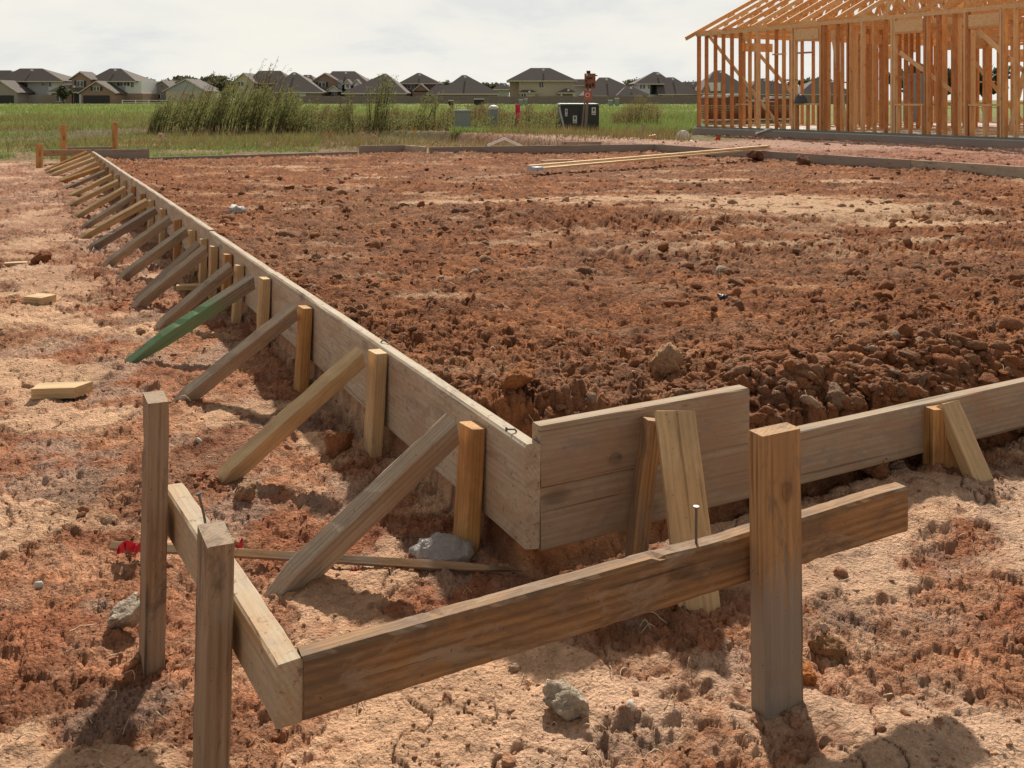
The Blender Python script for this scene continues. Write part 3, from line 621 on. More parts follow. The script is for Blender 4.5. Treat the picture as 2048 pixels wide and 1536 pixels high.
for i, (spx, tpx, tpy, fpx, fpy, mt, w, nm) in enumerate(braces):
    s = s_of_px(spx, .03)
    if i > 13: s = min(s, A_LEN-.12)
    base = a_pt(s, .045)
    # top point: near the stake, on the ray through tpx
    k = (tpx-1024)/F; d2 = A_OUT; L = (base.x-k*base.y)/(-(d2.x-k*d2.y)) if abs(d2.x-k*d2.y) > 1e-6 else .03
    L = max(.0, min(L, .25)); T = base+d2*L; zt = H-(tpy-HOR)/F*T.y; zt = min(max(zt, TA(s)-.06), TA(s)+.03)
    kf = (fpx-1024)/F; Lf = (T.x-kf*T.y)/(-(d2.x-kf*d2.y)); Lf = max(.2, min(Lf, .75)); B = T+d2*Lf
    zb = gz(B.x, B.y)
    top = V3(T, zt); foot = V3(B, zb-.0); dirv = (foot-top).normalized()
    foot = foot+dirv*.06
    # wide side faces along the form: seen as the broad flank
    wd = V3(-A_OUT, .0)+Vector((0, 0, 1.0))
    o = timber('wooden_brace', top, foot, w*.80, .044, (0.05, -.42, 1), M[mt], tip1=.09 if i != 3 else .22, rough=.0018, skew0=-w*.12 if i < 8 else 0)
    tag(o, f'{nm}, {ordinal(i)} from the near corner on the left', 'brace', G_BR)

# near side stakes and braces
p = Bp(.325, .024)
o = timber('wooden_stake', V3(Bp(.322, .03), .325), V3(Bp(.255, .045), -.07), .060, .036, V3(B_OUT, 0)*.9+V3(B_DIR, 0)*-.3, M['post'], rough=.0015)
tag(o, 'leaning stake beside the wide pine plank on the near form board', 'stake')
o = timber('wooden_brace', P(1349, 823, 2.215), P(1397, 1217, 2.055)+Vector((.004, -.02, -.05)), .089, .036, (1, 0, 0), M['fresh'], rough=.001, skew0=.003)
for pp in ((1332, 832, 2.195), (1355, 832, 2.195)):
    mb = MB(); c = P(*pp); mb.tube([c+Vector((0, .006, 0)), c], .0042, 10); nb_ = mb.build('nail_head', M['metal']); 
    mwi = o.matrix_basis.inverted(); nb_.data.transform(mwi); nb_.parent = o
tag(o, 'wide clean pine plank leaning against the near form board', 'brace')
p = Bp(1.335, .024)
o = timber('wooden_stake', V3(p, .198), V3(Bp(1.325, .03), -.06), .085, .05, V3(B_DIR, 0)+V3(B_OUT, 0)*.25, M['amber'], rough=.0015)
tag(o, 'short pine stake on the near form board near the right frame edge', 'stake')
o = timber('wooden_brace', P(1893, 808, 2.74), P(1972, 992, 2.62)+Vector((.01, -.02, -.04)), .06, .045, (1, .2, 0), M['fresh'], rough=.0012)
tag(o, 'steep pine brace beside the rightmost stake of the near form', 'brace')

# ------------------------------------------------------------ foreground batter board
RD = Vector((-.611, 1.0)).normalized(); RO = Vector((-RD.y, RD.x))    # rail one direction, outward to the left
C0 = Vector(((552-1024)/F*1.32, 1.32)); ztop = H-(1331-HOR)/F*1.32
bb = empty('batter_board', V3(C0, 0))
r1 = timber('rail', V3(C0-RO*.019, ztop-.0445), V3(C0-RO*.019+RD*.72, ztop-.0445), .089, .038, (0, 0, 1), M['rail2'], bb, rough=.0016, bev=.0035)
r1['label'] = 'pale cement spattered rail of the corner batter board'
C1 = C0-RO*.0385+RD*.012
RB = Vector((.8815, .472)); RBo = Vector((.472, -.8815))
r2 = timber('rail', V3(C1, ztop-.0445+.002), V3(C1+RB*1.215, ztop-.0445+.008), .089, .036, (0, 0, 1), M['rail'], bb, rough=.0018, bev=.005, n=90, wane=.006)
r2['label'] = 'dark stained rail running right across the foreground'
def post(px_l, px_r, Y, pyt, pyb, w, t, wd, mt, lb, **kw):
    k = ((px_l+px_r)/2-1024)/F
    a = Vector((k*Y, Y, H-(pyt-HOR)/F*Y)); zb = H-(pyb-HOR)/F*Y
    o = timber('post', a, a+Vector((kw.pop('lean', 0), 0, zb-a.z-.12)), w, t, wd, M[mt], bb, rough=.0014, bev=.003, **kw); o['label'] = lb; return o
post(290, 334, 1.865, 793, 1325, .038, .08, V3(RB, 0)*1+Vector((0, 0, 0)), 'dpost', 'tall brown post at the far end of the pale rail', lean=-.01)
post(402, 462, 1.485, 1068, 1580, .040, .085, V3(RB, 0), 'dpost', 'short grey post at the bottom edge of the photo', lean=-.012)
k_ = post(1507, 1590, 1.70, 858, 1397, .089, .04, V3(RB, 0), 'kpost', 'knotty post with a split side on the right', lean=.006, tip1=.0)
nail(V3(C0-RO*.022+RD*.47, ztop-.004), (-.05, 0, 1), bb, .055, bent=(-.25, .02, .9))
nail(V3(C1+RB*.70, ztop+.002), (0, 0, 1), bb, .062)
nail(V3(C0-RO*.016+RD*.36, ztop-.002), (0, 0, 1), bb, .022, bent=(.5, .4, .1))
tag(bb, 'corner batter board of two 2x4 rails and three posts in the foreground', 'batter board')

# ------------------------------------------------------------ far left batter board
fb = empty('batter_board', (-6.9, 14.6, .1))
fy = 14.3
for (px, pt, pb, Y) in ((79, 288, 345, 13.6), (127, 250, 335, 14.5), (230, 245, 318, 15.2)):
    a = P(px, pt, Y); b_ = P(px, pb, Y); timber('post', a, Vector((a.x, Y, -.05)), .085, .04, (1, 0, 0), M['amber'], fb)
timber('rail', P(85, 306, 13.75), P(182, 305, 14.45), .089, .038, (0, 0, 1), M['post'], fb)
timber('rail', P(125, 300, 14.56), P(232, 299, 15.26), .089, .038, (0, 0, 1), M['dkgrey'], fb)
tag(fb, 'small batter board of stakes and rails beyond the far left corner', 'batter board')

# ------------------------------------------------------------ loose pieces on the ground
def offcut(px, py, z, L, w, t, rot, mt, lb, tilt=0.0):
    c = G(px, py, z); zz = gz(c.x, c.y); d = Vector((math.cos(rot), math.sin(rot), math.sin(tilt)))
    o = timber('wood_offcut', Vector((c.x, c.y, zz+t*.42))-d*L/2, Vector((c.x, c.y, zz+t*.42))+d*L/2, w, t, (-math.sin(rot), math.cos(rot), 0), M[mt], rough=.001, bev=.002, skew1=.02 if L > .12 else 0)
    tag(o, lb, 'wood offcut'); return o
offcut(119, 785, .02, .165, .08, .038, .12, 'fresh', 'slant cut pine offcut lying left of the brown post')
offcut(80, 598, .02, .12, .10, .045, -.35, 'fresh', 'square pine block on the pale soil at the left edge')
offcut(36, 522, .02, .16, .06, .03, .3, 'fresh', 'thin pine offcut beside the dark clod at left')
offcut(383, 578, .0, .16, .05, .035, .2, 'fresh', 'pine offcut under the pair of grey braces')
offcut(1115, 316, .25, .5, .08, .03, .4, 'fresh', 'small pine scrap lying at the far side of the fill')
# survey lath with red ribbon
p0 = G(222, 1069, .045); p1 = G(1045, 1137, .02)
p0.z = gz(p0.x, p0.y)+.012; p1.z = gz(p1.x, p1.y)+.008
_up = max(0, max(gz(*(p0.lerp(p1, k/40)).xy)-p0.lerp(p1, k/40).z for k in range(0, 40)))*.75+.004; p0.z += _up; p1.z += _up*.6
lath = empty('survey_lath', p0.lerp(p1, .5))
timber('lath', p0, p1, .019, .010, (0, .8, .55), M['post'], lath, rough=.0008, bev=.001, tip1=.14, n=40)
M['ribbon'] = plain('red_ribbon', (.62, .03, .05), .45, .25, 30)
def ribbon(parent, c, s, seed, nm='ribbon', material=None, n=9):
    g = random.Random(seed); mb = MB(); pr = None; c = Vector(c)-parent.location
    for i in range(n):
        a = Vector((s*(i/n-.5)*1.6+g.uniform(-.2, .2)*s, g.uniform(-.25, .25)*s, g.uniform(.0, .8)*s)); w = Vector((g.uniform(-.2, .2)*s, g.uniform(-.2, .2)*s, s*g.uniform(.3, .65)))
        if pr: mb.poly([c+pr[0], c+a, c+a+w, c+pr[0]+pr[1]])
        pr = (a, w)
    o = mb.build(nm, material or M['ribbon'], parent); sol = o.modifiers.new('s', 'SOLIDIFY'); sol.thickness = .001; return o
ribbon(lath, p0.lerp(p1, .055)+Vector((0, -.015, -.02)), .035, 3); ribbon(lath, p0.lerp(p1, .31)+Vector((0, .015, -.005)), .032, 5); ribbon(lath, p0.lerp(p1, .61)+Vector((0, -.02, -.03)), .022, 8)
tag(lath, 'thin pointed survey lath tied with red ribbon lying on the ground', 'survey stake')
# crumpled clear plastic
def crumple(name, c, rx, ry, rz, seed, material, sub=3, amp=.35, rot=0):
    v0, f0 = ICO[sub]; V = v0.copy(); g = np.random.default_rng(seed)
    for k in range(16):
        d = g.normal(size=3); d /= np.linalg.norm(d); a = V@d; V = V*(1+amp*.22*np.abs(np.sin(a*g.uniform(3, 8)+g.random()*6))[:, None])
    V *= 1+.06*g.random((len(V), 1)); V = V/np.abs(V).max(0)*np.array([rx, ry, rz]); V[:, 2] = np.maximum(V[:, 2], -rz*.35)
    me = np_mesh(name, V, f0); o = newobj(name, me, material); o.location = c; o.rotation_euler = (0, 0, rot); return o
mpl, n, b = mat('clear_plastic'); b.inputs['Base Color'].default_value = (.66, .62, .60, 1); b.inputs['Roughness'].default_value = .30; n.l.new(n.node('ShaderNodeBump', ins={'Height': n.noise(n.node('ShaderNodeTexCoord').outputs['Object'], 45, 4, .6, 1.5), 'Strength': 1.0, 'Distance': .012}).outputs[0], b.inputs['Normal'])
b.inputs['Transmission Weight'].default_value = .5; b.inputs['IOR'].default_value = 1.3; M['plastic'] = mpl
c = G(885, 1092, .03); o = crumple('plastic_bag', (c.x, c.y, gz(c.x, c.y)+.012), .080, .055, .040, 5, mpl, sub=4, amp=.22, rot=.15)
tag(o, 'crumpled clear plastic bag half buried behind the first stake', 'plastic bag')
M['paper'] = plain('dusty_paper', (.55, .50, .45), .8, .2, 20, .4)
c = G(472, 423, .2); c.z = gz(c.x, c.y); o = crumple('paper_scrap', c, .10, .09, .065, 9, M['paper'], amp=.9); tag(o, 'crumpled pale paper on the brown fill near the left form', 'litter')
M['black'] = plain('black_plastic', (.025, .025, .028), .4, .3, 20)
c = G(1447, 598, .2); c.z = gz(c.x, c.y); o = crumple('plastic_scrap', c, .045, .03, .03, 12, M['black'], amp=1.1); tag(o, 'crumpled black plastic scrap in the middle of the fill', 'litter')
# big clods that stand out
for (px, py, z, r_, tone, lb) in [(82, 512, .05, .075, (.27, .11, .055), 'dark angular clod on pale soil at the left edge'), (1028, 805, .27, .075, (.33, .13, .05), 'big fibrous red clod on the mound behind the near corner'),
                                  (1735, 788, .24, .085, (.27, .12, .055), 'largest brown clod behind the near form at right'), (1662, 775, .24, .06, (.26, .155, .10), 'slabby grey brown clod left of the largest clod'),
                                  (1840, 742, .24, .045, (.30, .17, .11), 'round clod right of the largest clod behind the near form'), (1795, 790, .235, .035, (.33, .21, .145), 'small pale round clod just behind the near form'),
                                  (1330, 732, .24, .07, (.42, .25, .14), 'flat pale slab of soil standing in the fill'), (655, 1345-480, .0, .0, None, ''),
                                  (675, 905, .0, .055, (.33, .15, .075), 'rounded red clod beside the second stake'), (490, 985, .02, .035, (.38, .22, .13), 'knobbly clod at the foot of the yellow brace'),
                                  (1655, 1305, .0, .036, (.33, .17, .08), 'brown clod right of the knotty post'), (1603, 1355, .0, .028, (.45, .16, .05), 'orange clod touching the knotty post'),
                                  (1140, 1432, .0, .048, (.47, .38, .28), 'pale grey cracked clod on the crust at the bottom'), (238, 1250, .0, .045, (.45, .36, .27), 'pale grey clod left of the brown post foot'),
                                  (1360, 318, .2, .11, (.22, .10, .06), 'round clod against the far form near the right corner'), (1512, 322, .22, .12, (.20, .085, .05), 'dark clod beneath the end of the resting boards'),
                                  (1605, 327, .22, .10, (.22, .11, .07), 'rounded clod against the right form board'), (905, 1100, .0, .0, None, '')]:
    if not tone: continue
    c = G(px, py, z); v, f, k = lump_set(np.array([0.]), np.array([0.]), np.array([0.]), np.array([r_]), 4, int(px*3+py), .9, .05)
    rad = fbm(v[:, 0]/r_*2.2+px, v[:, 1]/r_*2.2+v[:, 2]/r_*1.7, 3, int(px)); v = v*(.8+.42*rad[:, None]); nn_ = rng.normal(size=v.shape); rb = fbm(v[:, 0]/r_*7+px, v[:, 1]/r_*7+v[:, 2]/r_*6, 3, int(px)+9); v = v*(1+.30*(rb[:, None]-.5))+nn_*r_*.012
    me = np_mesh('dirt_clod', v, f, np.repeat(np.array([tone])*(1), len(v), 0)*(.7+.6*rad[:, None])); o = newobj('dirt_clod', me, M['soil']); o.location = (c.x, c.y, gz(c.x, c.y)+r_*.15)
    tag(o, lb, 'dirt clod')
# loose crumbs heaped round the feet of stakes, braces and posts
def foot_crumbs():
    pts = [(o.matrix_basis @ Vector((o.data.vertices[-1].co.x, 0, 0))).xy for o in bpy.data.objects if o.name.split('.')[0] in ('wooden_stake', 'wooden_brace')][:34]
    pts += [Vector(v) for v in ((-.70, 1.86), (.475, 1.70), (-.48, 1.49))]
    g = np.random.default_rng(77); X = []; Y = []; Rr = []
    for p in pts:
        if p.y > 9: continue
        n = 26; a = g.uniform(0, 6.28, n); d = .030+.055*g.random(n)**1.3; X += list(p.x+np.cos(a)*d); Y += list(p.y+np.sin(a)*d*.9); Rr += list(.003+.013*g.random(n)**2.2)
    X, Y, Rr = map(np.array, (X, Y, Rr)); k = sdist(X, Y) < -.02; X, Y, Rr = X[k], Y[k], Rr[k]; z, c = ground(X, Y, True)
    v, f, kk = lump_set(X, Y, z-Rr*.2, Rr, 2, 78, .8); col = c*.5+np.array([[.36, .16, .085]])*.5*(.7+.6*g.random((len(X), 1)))
    o = newobj('soil_crumbs', np_mesh('soil_crumbs', v, f, np.repeat(col, kk, 0)), M['soil']); tag(o, 'crumbs of soil heaped round the feet of the stakes and braces', 'soil crumbs', kind='stuff')
foot_crumbs()
# pebbles and chips
M['stone'] = plain('pale_stone', (.55, .50, .44), .7, .2, 60)
for (px, py, r_, lb) in [(397, 884, .012, 'smooth white pebble left of the yellow brace'), (120, 798, .008, 'tiny white pebble by the slant cut offcut'), (78, 1175, .014, 'white stone chip near the lower left edge'), (1262, 1437, .010, 'grey chip on the pale crust')]:
    c = G(px, py, 0); v, f, k = lump_set(np.zeros(1), np.zeros(1), np.zeros(1), np.array([r_]), 2, int(px), .8, .1)
    o = newobj('pebble', np_mesh('pebble', v, f, smooth=True), M['stone']); o.location = (c.x, c.y, gz(c.x, c.y)+r_*.3); tag(o, lb, 'pebble')
# straw and rootlets
def roots():
    g = random.Random(5); V = []; Fc = []
    for i in range(300):
        Y = math.exp(g.uniform(math.log(1.5), math.log(7))); X = Y*g.uniform(-.55, .55)
        if abs(float(sdist(np.array([X]), np.array([Y]))[0])) < .08: continue
        L = g.uniform(.015, .05)*(1+.15*Y); a = g.uniform(0, 6.28); cv = g.uniform(-2.5, 2.5); x, y = X, Y; wd = .0006*(1+.25*Y); pr = None; n = 6
        pts = []
        for k in range(n):
            pts.append((x, y)); x += math.cos(a)*L/n; y += math.sin(a)*L/n; a += cv/n+g.uniform(-.25, .25)
        zz = ground(np.array([p_[0] for p_ in pts]), np.array([p_[1] for p_ in pts]))
        hump = g.uniform(.002, .02)
        for k in range(n):
            z = max(zz[k], zz.mean())+.002+hump*math.sin(math.pi*k/(n-1)); b = len(V); px_, py_ = pts[k]
            V += [(px_-wd, py_, z), (px_+wd, py_, z), (px_, py_+wd, z+wd*1.6)]
            if k: 
                for q0, q1 in ((0, 1), (1, 2), (2, 0)): Fc.append((b-3+q0, b-3+q1, b+q1, b+q0))
    o = newobj('dry_rootlets', np_mesh('dry_rootlets', np.array(V), np.array(Fc)), plain('dry_straw', (.55, .42, .27), .8, .3, 40))
    tag(o, 'fine dry rootlets and straw strewn over the soil', 'rootlets', kind='stuff')
roots()
# long boards resting across the far right of the fill
bd = empty('board_stack', (2.0, 12.5, .3)); A1 = Vector((.27, 11.2, .27)); A2 = Vector((3.72, 13.95, .375))
d = (A2-A1).normalized(); sd_ = d.cross(Vector((0, 0, 1))).normalized()
for k, (o1, z1, o2, z2, mt) in enumerate([(0, 0, 0, 0, 'stud2'), (-.072, .004, -.06, .012, 'fresh'), (-.12, .026, -.02, .03, 'stud2')]):
    timber('plank', A1+sd_*o1+Vector((0, 0, z1)), A2+sd_*o2+Vector((0, 0, z2)), .065, .024, sd_, M[mt], bd, n=30, rough=.003)
M['bluewrap'] = plain('blue_white_wrap', (.42, .48, .62), .5, .4, 20)
mb = MB(); q_ = A1-Vector(bd.location); mb.bar(q_-sd_*.05-d*.01, q_-sd_*.05+d*.09, .19, .040, sd_); mb.build('end_wrap', M['bluewrap'], bd, bevel=.006)
tag(bd, 'long pale boards resting from the fill onto the right form', 'board stack')

# ------------------------------------------------------------ the house frame
HA = Vector((-.472, .8815)); HR = -HA; HBd = Vector((.8815, .472))
HC = Vector((5.16, 26.8)); HZ = .31; WH = 2.60
def hp(t, b, z): v = HC+HR*t+HBd*b; return Vector((v.x, v.y, z))
def t_of_px(px, b=0.0):
    k = (px-1024)/F; p = HC+HBd*b; return (k*p.y-p.x)/(HR.x-k*HR.y)
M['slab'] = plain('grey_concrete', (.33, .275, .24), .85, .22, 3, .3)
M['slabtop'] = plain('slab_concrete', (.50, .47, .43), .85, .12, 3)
M['felt'] = plain('sill_gasket', (.20, .23, .20), .8, .3, 8)
def house():
    root = empty('framed_house', hp(0, 0, HZ))
    rl = Vector(root.location); LT = 17.5; DB = 12.0
    def fin(mb, name, m, loc=rl): 
        mb.v = [tuple(Vector(v)-loc) for v in mb.v]; return mb.build(name, m, root)
    mb = MB(); c = [hp(-.12, -.12, 0), hp(LT, -.12, 0), hp(LT, DB, 0), hp(-.12, DB, 0)]
    mb.hull8([Vector((v.x, v.y, -.3)) for v in c], [Vector((v.x, v.y, HZ-.03)) for v in c]); fin(mb, 'slab', M['slab'])
    mb = MB(); c = [hp(-.08, -.08, 0), hp(LT, -.08, 0), hp(LT, DB, 0), hp(-.08, DB, 0)]
    mb.hull8([Vector((v.x, v.y, HZ-.026)) for v in c], [Vector((v.x, v.y, HZ)) for v in c]); fin(mb, 'slab_top', M['slabtop'])
    A3 = Vector((HR.x, HR.y, 0)); B3 = Vector((HBd.x, HBd.y, 0))
    studs = []       # (distance, p0, p1, wdir, w, t, mat)
    def stud(t, b, along, z0=HZ+.04, z1=HZ+WH-.08, w=.14 if False else .10, dbl=False):
        wd = B3 if along == 'a' else A3
        studs.append((hp(t, b, 0).length, hp(t, b, z0), hp(t, b, z1), wd, w, .06 if dbl else .042))
    def plate(nm, t0, b0_, t1, b1_, z, h=.04, w=.10, m='stud2'):
        mb = MB(); mb.bar(hp(t0, b0_, z), hp(t1, b1_, z), w, h, (A3 if abs(t1-t0) < 1e-6 else B3)); return fin(mb, nm, M[m])
    # front wall: studs at the places the photo shows
    pxs = [(1398, 1), (1413, 0), (1431, 0), (1447, 0), (1464, 0), (1481, 0), (1500, 0), (1517, 1), (1535, 0), (1553, 0), (1568, 0), (1586, 1), (1592, 0), (1643, 1), (1650, 1), (1676, 0), (1697, 0), (1703, 0), (1726, 1), (1749, 0),
           (1772, 0), (1786, 1), (1791, 0), (1852, 1), (1857, 0), (1878, 1), (1910, 1), (1932, 0), (1936, 1), (2004, 0), (2010, 1), (2032, 0), (2060, 0), (2085, 0), (2115, 0), (2150, 0), (2190, 0)]
    for px, db in pxs: stud(t_of_px(px), 0, 'a', dbl=bool(db))
    plate('bottom_plate', -.02, 0, LT-.1, 0, HZ+.02, m='felt'); plate('top_plate', -.02, 0, LT-.1, 0, HZ+WH-.06); plate('top_plate', -.02, 0, LT-.1, 0, HZ+WH-.018)
    for (p0_, p1_) in ((1592, 1640), (1793, 1849), (1940, 2002)):
        ta, tb = t_of_px(p0_), t_of_px(p1_)
        mb = MB(); mb.bar(hp(ta, -.012, HZ+WH-.26), hp(tb, -.012, HZ+WH-.26), .24, .09, (0, 0, 1)); fin(mb, 'window_header', M['stud2'])
        mb = MB(); mb.bar(hp(ta, 0, HZ+.66), hp(tb, 0, HZ+.66), .11, .04, B3); fin(mb, 'window_sill', M['stud2'])
        nn = 2
        for k in range(nn+1):
            tt = ta+(tb-ta)*k/nn; tt = min(max(tt, ta+.04), tb-.04); stud(tt, .005, 'a', z1=HZ+.64)
        mb = MB(); mb.bar(hp(ta, 0, HZ+WH-.40), hp(tb, 0, HZ+WH-.40), .10, .038, B3); fin(mb, 'window_header', M['stud'])
    # let-in diagonal braces just inside the wall
    for (pa, ya, pb, yb) in ((1413, 70, 1560, 258), (1480, 68, 1588, 195), (1795, 105, 1908, 188), (1938, 50, 2075, 170), (1660, 60, 1690, 262), (2048, 130, 2015, 262)):
        ta, tb = t_of_px(pa), t_of_px(pb); Ya, Yb = hp(ta, .06, 0).y, hp(tb, .06, 0).y
        za, zb = H-(ya-HOR)/F*Ya, H-(yb-HOR)/F*Yb
        mb = MB(); mb.bar(hp(ta, .065, za), hp(tb, .065, zb), .085, .03, (0, 0, 1)); fin(mb, 'diagonal_brace', M['stud2'])
    # inner and back walls
    rg = random.Random(4)
    walls_a = [(3.6, 1.2, 9.5), (6.4, 0, 16.5), (9.0, 3.0, 16), (DB-.1, 0, 17)]
    walls_b = [(.02, .3, DB-.2), (4.3, .5, 6.3), (7.6, .4, 11.8), (11.0, .5, 9), (14.5, .4, 11)]
    for (b, t0, t1) in walls_a:
        plate('bottom_plate', t0, b, t1, b, HZ+.02); plate('top_plate', t0, b, t1, b, HZ+WH-.04, h=.07, m='stud'); t = t0
        while t < t1:
            if rg.random() > .16: stud(t, b, 'a')
            if rg.random() < .15: stud(t+.05, b, 'a')
            t += .42
        op = t0+1.0
        while op < t1-1.5:
            mb = MB(); mb.bar(hp(op, b, HZ+WH-.33), hp(op+1.1, b, HZ+WH-.33), .24, .08, (0, 0, 1)); fin(mb, 'door_header', M['stud2']); op += rg.uniform(2.6, 4)
    for (t, b0_, b1_) in walls_b:
        plate('bottom_plate', t, b0_, t, b1_, HZ+.02); plate('top_plate', t, b0_, t, b1_, HZ+WH-.045, h=.08, m='stud'); b = b0_
        while b < b1_:
            if rg.random() > .18: stud(t, b, 'b')
            b += .45
        mb = MB(); mb.bar(hp(t, b0_+1.2, HZ+WH-.33), hp(t, b0_+2.4, HZ+WH-.33), .24, .08, (0, 0, 1)); fin(mb, 'door_header', M['stud'])
    for k in range(34):
        ta = rg.uniform(.3, 15.5); ba = rg.choice([0, 3.6, 6.4, 9.0]); zb_ = HZ+rg.choice([.65, 1.2, 1.25, 1.9]); mb = MB(); mb.bar(hp(ta, ba, zb_), hp(ta+.4, ba, zb_), .09, .038, B3); fin(mb, 'blocking', rg.choice([M['stud'], M['stud2'], M['stud3']]))
    for (ta, tb, b_) in ((.9, 2.6, DB-.05), (2.9, 4.4, DB-.05), (.7, 1.9, 6.35), (5.0, 6.3, 3.5), (8.2, 9.6, 3.5), (9.9, 11.2, 6.3)):
        for zq in (.66, WH-.5): mb = MB(); mb.bar(hp(ta, b_, HZ+zq), hp(tb, b_, HZ+zq), .22 if zq > 1 else .09, .07, (0, 0, 1)); fin(mb, 'window_header' if zq > 1 else 'window_sill', M['stud'])
    for k in range(13):
        ta = rg.uniform(1, 14); ba = rg.uniform(1, 9); mb = MB(); mb.bar(hp(ta, ba, HZ+WH-.1), hp(ta+rg.uniform(-.3, 1.8), ba+rg.uniform(-.2, .6), HZ+rg.uniform(.05, .6)), .085, .035, (0, 0, 1)); fin(mb, 'diagonal_brace', M['stud2'])
    studs.sort(key=lambda s_: s_[0])
    for s_ in studs[:98]:
        mb = MB(); mb.bar(Vector((0, 0, 0)), s_[2]-s_[1], s_[4], s_[5], s_[3])
        me_o = MB()
        o = timber('stud', s_[1], s_[2], s_[4], s_[5], s_[3], rg.choice([M['stud'], M['stud2'], M['stud3'], M['stud']]), root, n=4, rough=.004, bev=.004)
    mb = MB()
    for s_ in studs[98:]: mb.bar(s_[1], s_[2], s_[4], s_[5], s_[3])
    o = fin(mb, 'inner_studs', M['stud3']); o['kind'] = 'stuff'; o['label'] = 'the remaining studs standing deep inside the frame'
    # roof trusses over the left part, span along b
    pitch = .48; Z0 = HZ+WH+.0
    def truss(t, b0_, span, tail0, tail1, nm='roof_truss', m=None, zoff=0.0):
        mb = MB(); half = span/2; zr = Z0+.05+pitch*half+zoff; zc = Z0+.05+zoff
        a = hp(t, b0_-tail0, zc-tail0*pitch); r_ = hp(t, b0_+half, zr); e = hp(t, b0_+span+tail1, zc-tail1*pitch)
        up = (0, 0, 1); mb.bar(a, r_, .105, .04, up); mb.bar(r_, e, .105, .04, up); mb.bar(hp(t, b0_, zc-.0), hp(t, b0_+span, zc-.0), .10, .038, up)
        n = 4
        for k in range(1, n+1):
            for sgn in (0, 1):
                bb_ = half*k/(n+1); x0 = bb_ if not sgn else span-bb_
                x1 = half*(k+.9)/(n+1.4) if not sgn else span-half*(k+.9)/(n+1.4)
                zt_ = zc+pitch*(x0 if not sgn else span-x0)
                mb.bar(hp(t, b0_+x0, zt_), hp(t, b0_+x1, zc), .085, .036, up)
                mb.bar(hp(t, b0_+x0, zt_), hp(t, b0_+(bb_*.75 if not sgn else span-bb_*.75), zc), .085, .036, up)
        return fin(mb, nm, m or M['stud'])
    T_END = t_of_px(1745); t = 0.0; i = 0
    while t < T_END+.1: truss(t, 0, DB, .42 if i == 0 else .05, .4, m=M['stud2'] if i % 3 == 1 else M['stud']); t += .56; i += 1
    t = T_END+.9
    while t < LT: truss(t, 3.6, DB-3.6, .1, .4); t += .62
    # cross trusses seen above the right part
    for k in range(9):
        bb_ = .9+k*.62; mb = MB(); ta, tb = T_END+.4, LT-.2; mid = (ta+tb)/2; zc = Z0+.06; zr = zc+(mid-ta)*.42
        if k > 3: continue
        mb.bar(hp(ta, bb_, zc), hp(tb, bb_, zc), .10, .038, (0, 0, 1)); n = 14
        for j in range(n):
            x0 = ta+(tb-ta)*j/n; x1 = ta+(tb-ta)*(j+.5)/n; zt_ = lambda x_: zc+.42*min(x_-ta, tb-x_)
            mb.bar(hp(x0, bb_, zc), hp(x1, bb_, zt_(x1)), .085, .036, (0, 0, 1)); mb.bar(hp(x1, bb_, zt_(x1)), hp(x1+(tb-ta)/n*.5, bb_, zc), .085, .036, (0, 0, 1))
        mb.bar(hp(ta, bb_, zc), hp(mid, bb_, zr), .10, .038, (0, 0, 1)); mb.bar(hp(mid, bb_, zr), hp(tb, bb_, zc), .10, .038, (0, 0, 1)); fin(mb, 'roof_truss', M['stud'])
    # a strip of sheathing on the trusses near the hip
    mb = MB(); mb.bar(hp(t_of_px(1655), 1.6, Z0+.05+.48*1.6+.1), hp(t_of_px(1655)+1.4, 1.6, Z0+.05+.48*1.6+.1), .5, .015, (HBd.x, HBd.y, .48)); fin(mb, 'roof_sheathing', plain('grey_sheathing', (.30, .29, .30), .8))
    tag(root, 'open timber frame of a new house on its slab, bare studs and trusses', 'house frame')
    return root
house()
# things in and around the frame
M['hat'] = plain('dark_plastic', (.07, .08, .09), .5, .2, 10)
mb = MB(); t = t_of_px(1602); c = hp(t, 0, HZ+.68)
for k in range(6):
    pass
ring = []
for i in range(5):
    a = i/4*math.pi/2; ring.append((c+Vector((0, 0, .22*math.sin(a))), .16*math.cos(a)+.004))
mb.tube([p_[0] for p_ in ring], [p_[1] for p_ in ring], 14); mb.tube([c+Vector((0, 0, .0)), c+Vector((0, 0, .02))], .185, 14)
o = mb.build('hard_hat', M['hat'], loc=c, smooth=False); tag(o, 'dark domed hat resting on the leftmost window sill of the frame', 'hat')
M['brick'] = plain('stacked_brick', (.30, .095, .05), .9, .35, 14)
def pallet(px, Y, w, h, lb):
    c = Vector(((px-1024)/F*Y, Y, .12)); root = empty('brick_stack', c); mb = MB(); nx = int(w/.21); nz = int(h/.075)
    for i in range(nx):
        for k in range(nz):
            mb.box((-(w/2)+.21*(i+.5), 0, .12+.075*(k+.5)), (.185, .9, .062), 0)
    mb.build('bricks', M['brick'], root); mb = MB(); mb.box((0, 0, .03), (w, .95, .1)); mb.build('pallet', M['dkgrey'], root); mb = MB(); mb.box((0, 0, .13+h), (w+.05, 1.0, .04)); mb.box((0, .1, .19+h), (w*.8, .8, .04)); mb.build('cover_sheet', plain('white_sheet', (.72, .72, .70), .6), root)
    tag(root, lb, 'brick stack', 'pallets of brick behind the house frame')
pallet(1428, 41, .95, .95, 'strapped red brick stack behind the left corner of the frame'); pallet(1472, 41.5, .9, 1.0, 'red brick stack second from the left behind the frame')
pallet(1512, 42.5, 1.3, .75, 'lower brick stack with white sheets behind the frame'); pallet(1560, 43, 1.2, .9, 'brick stack farthest right behind the frame')
M['corr'] = plain('blue_grey_metal', (.26, .31, .36), .45, .15, 4, metal=.3)
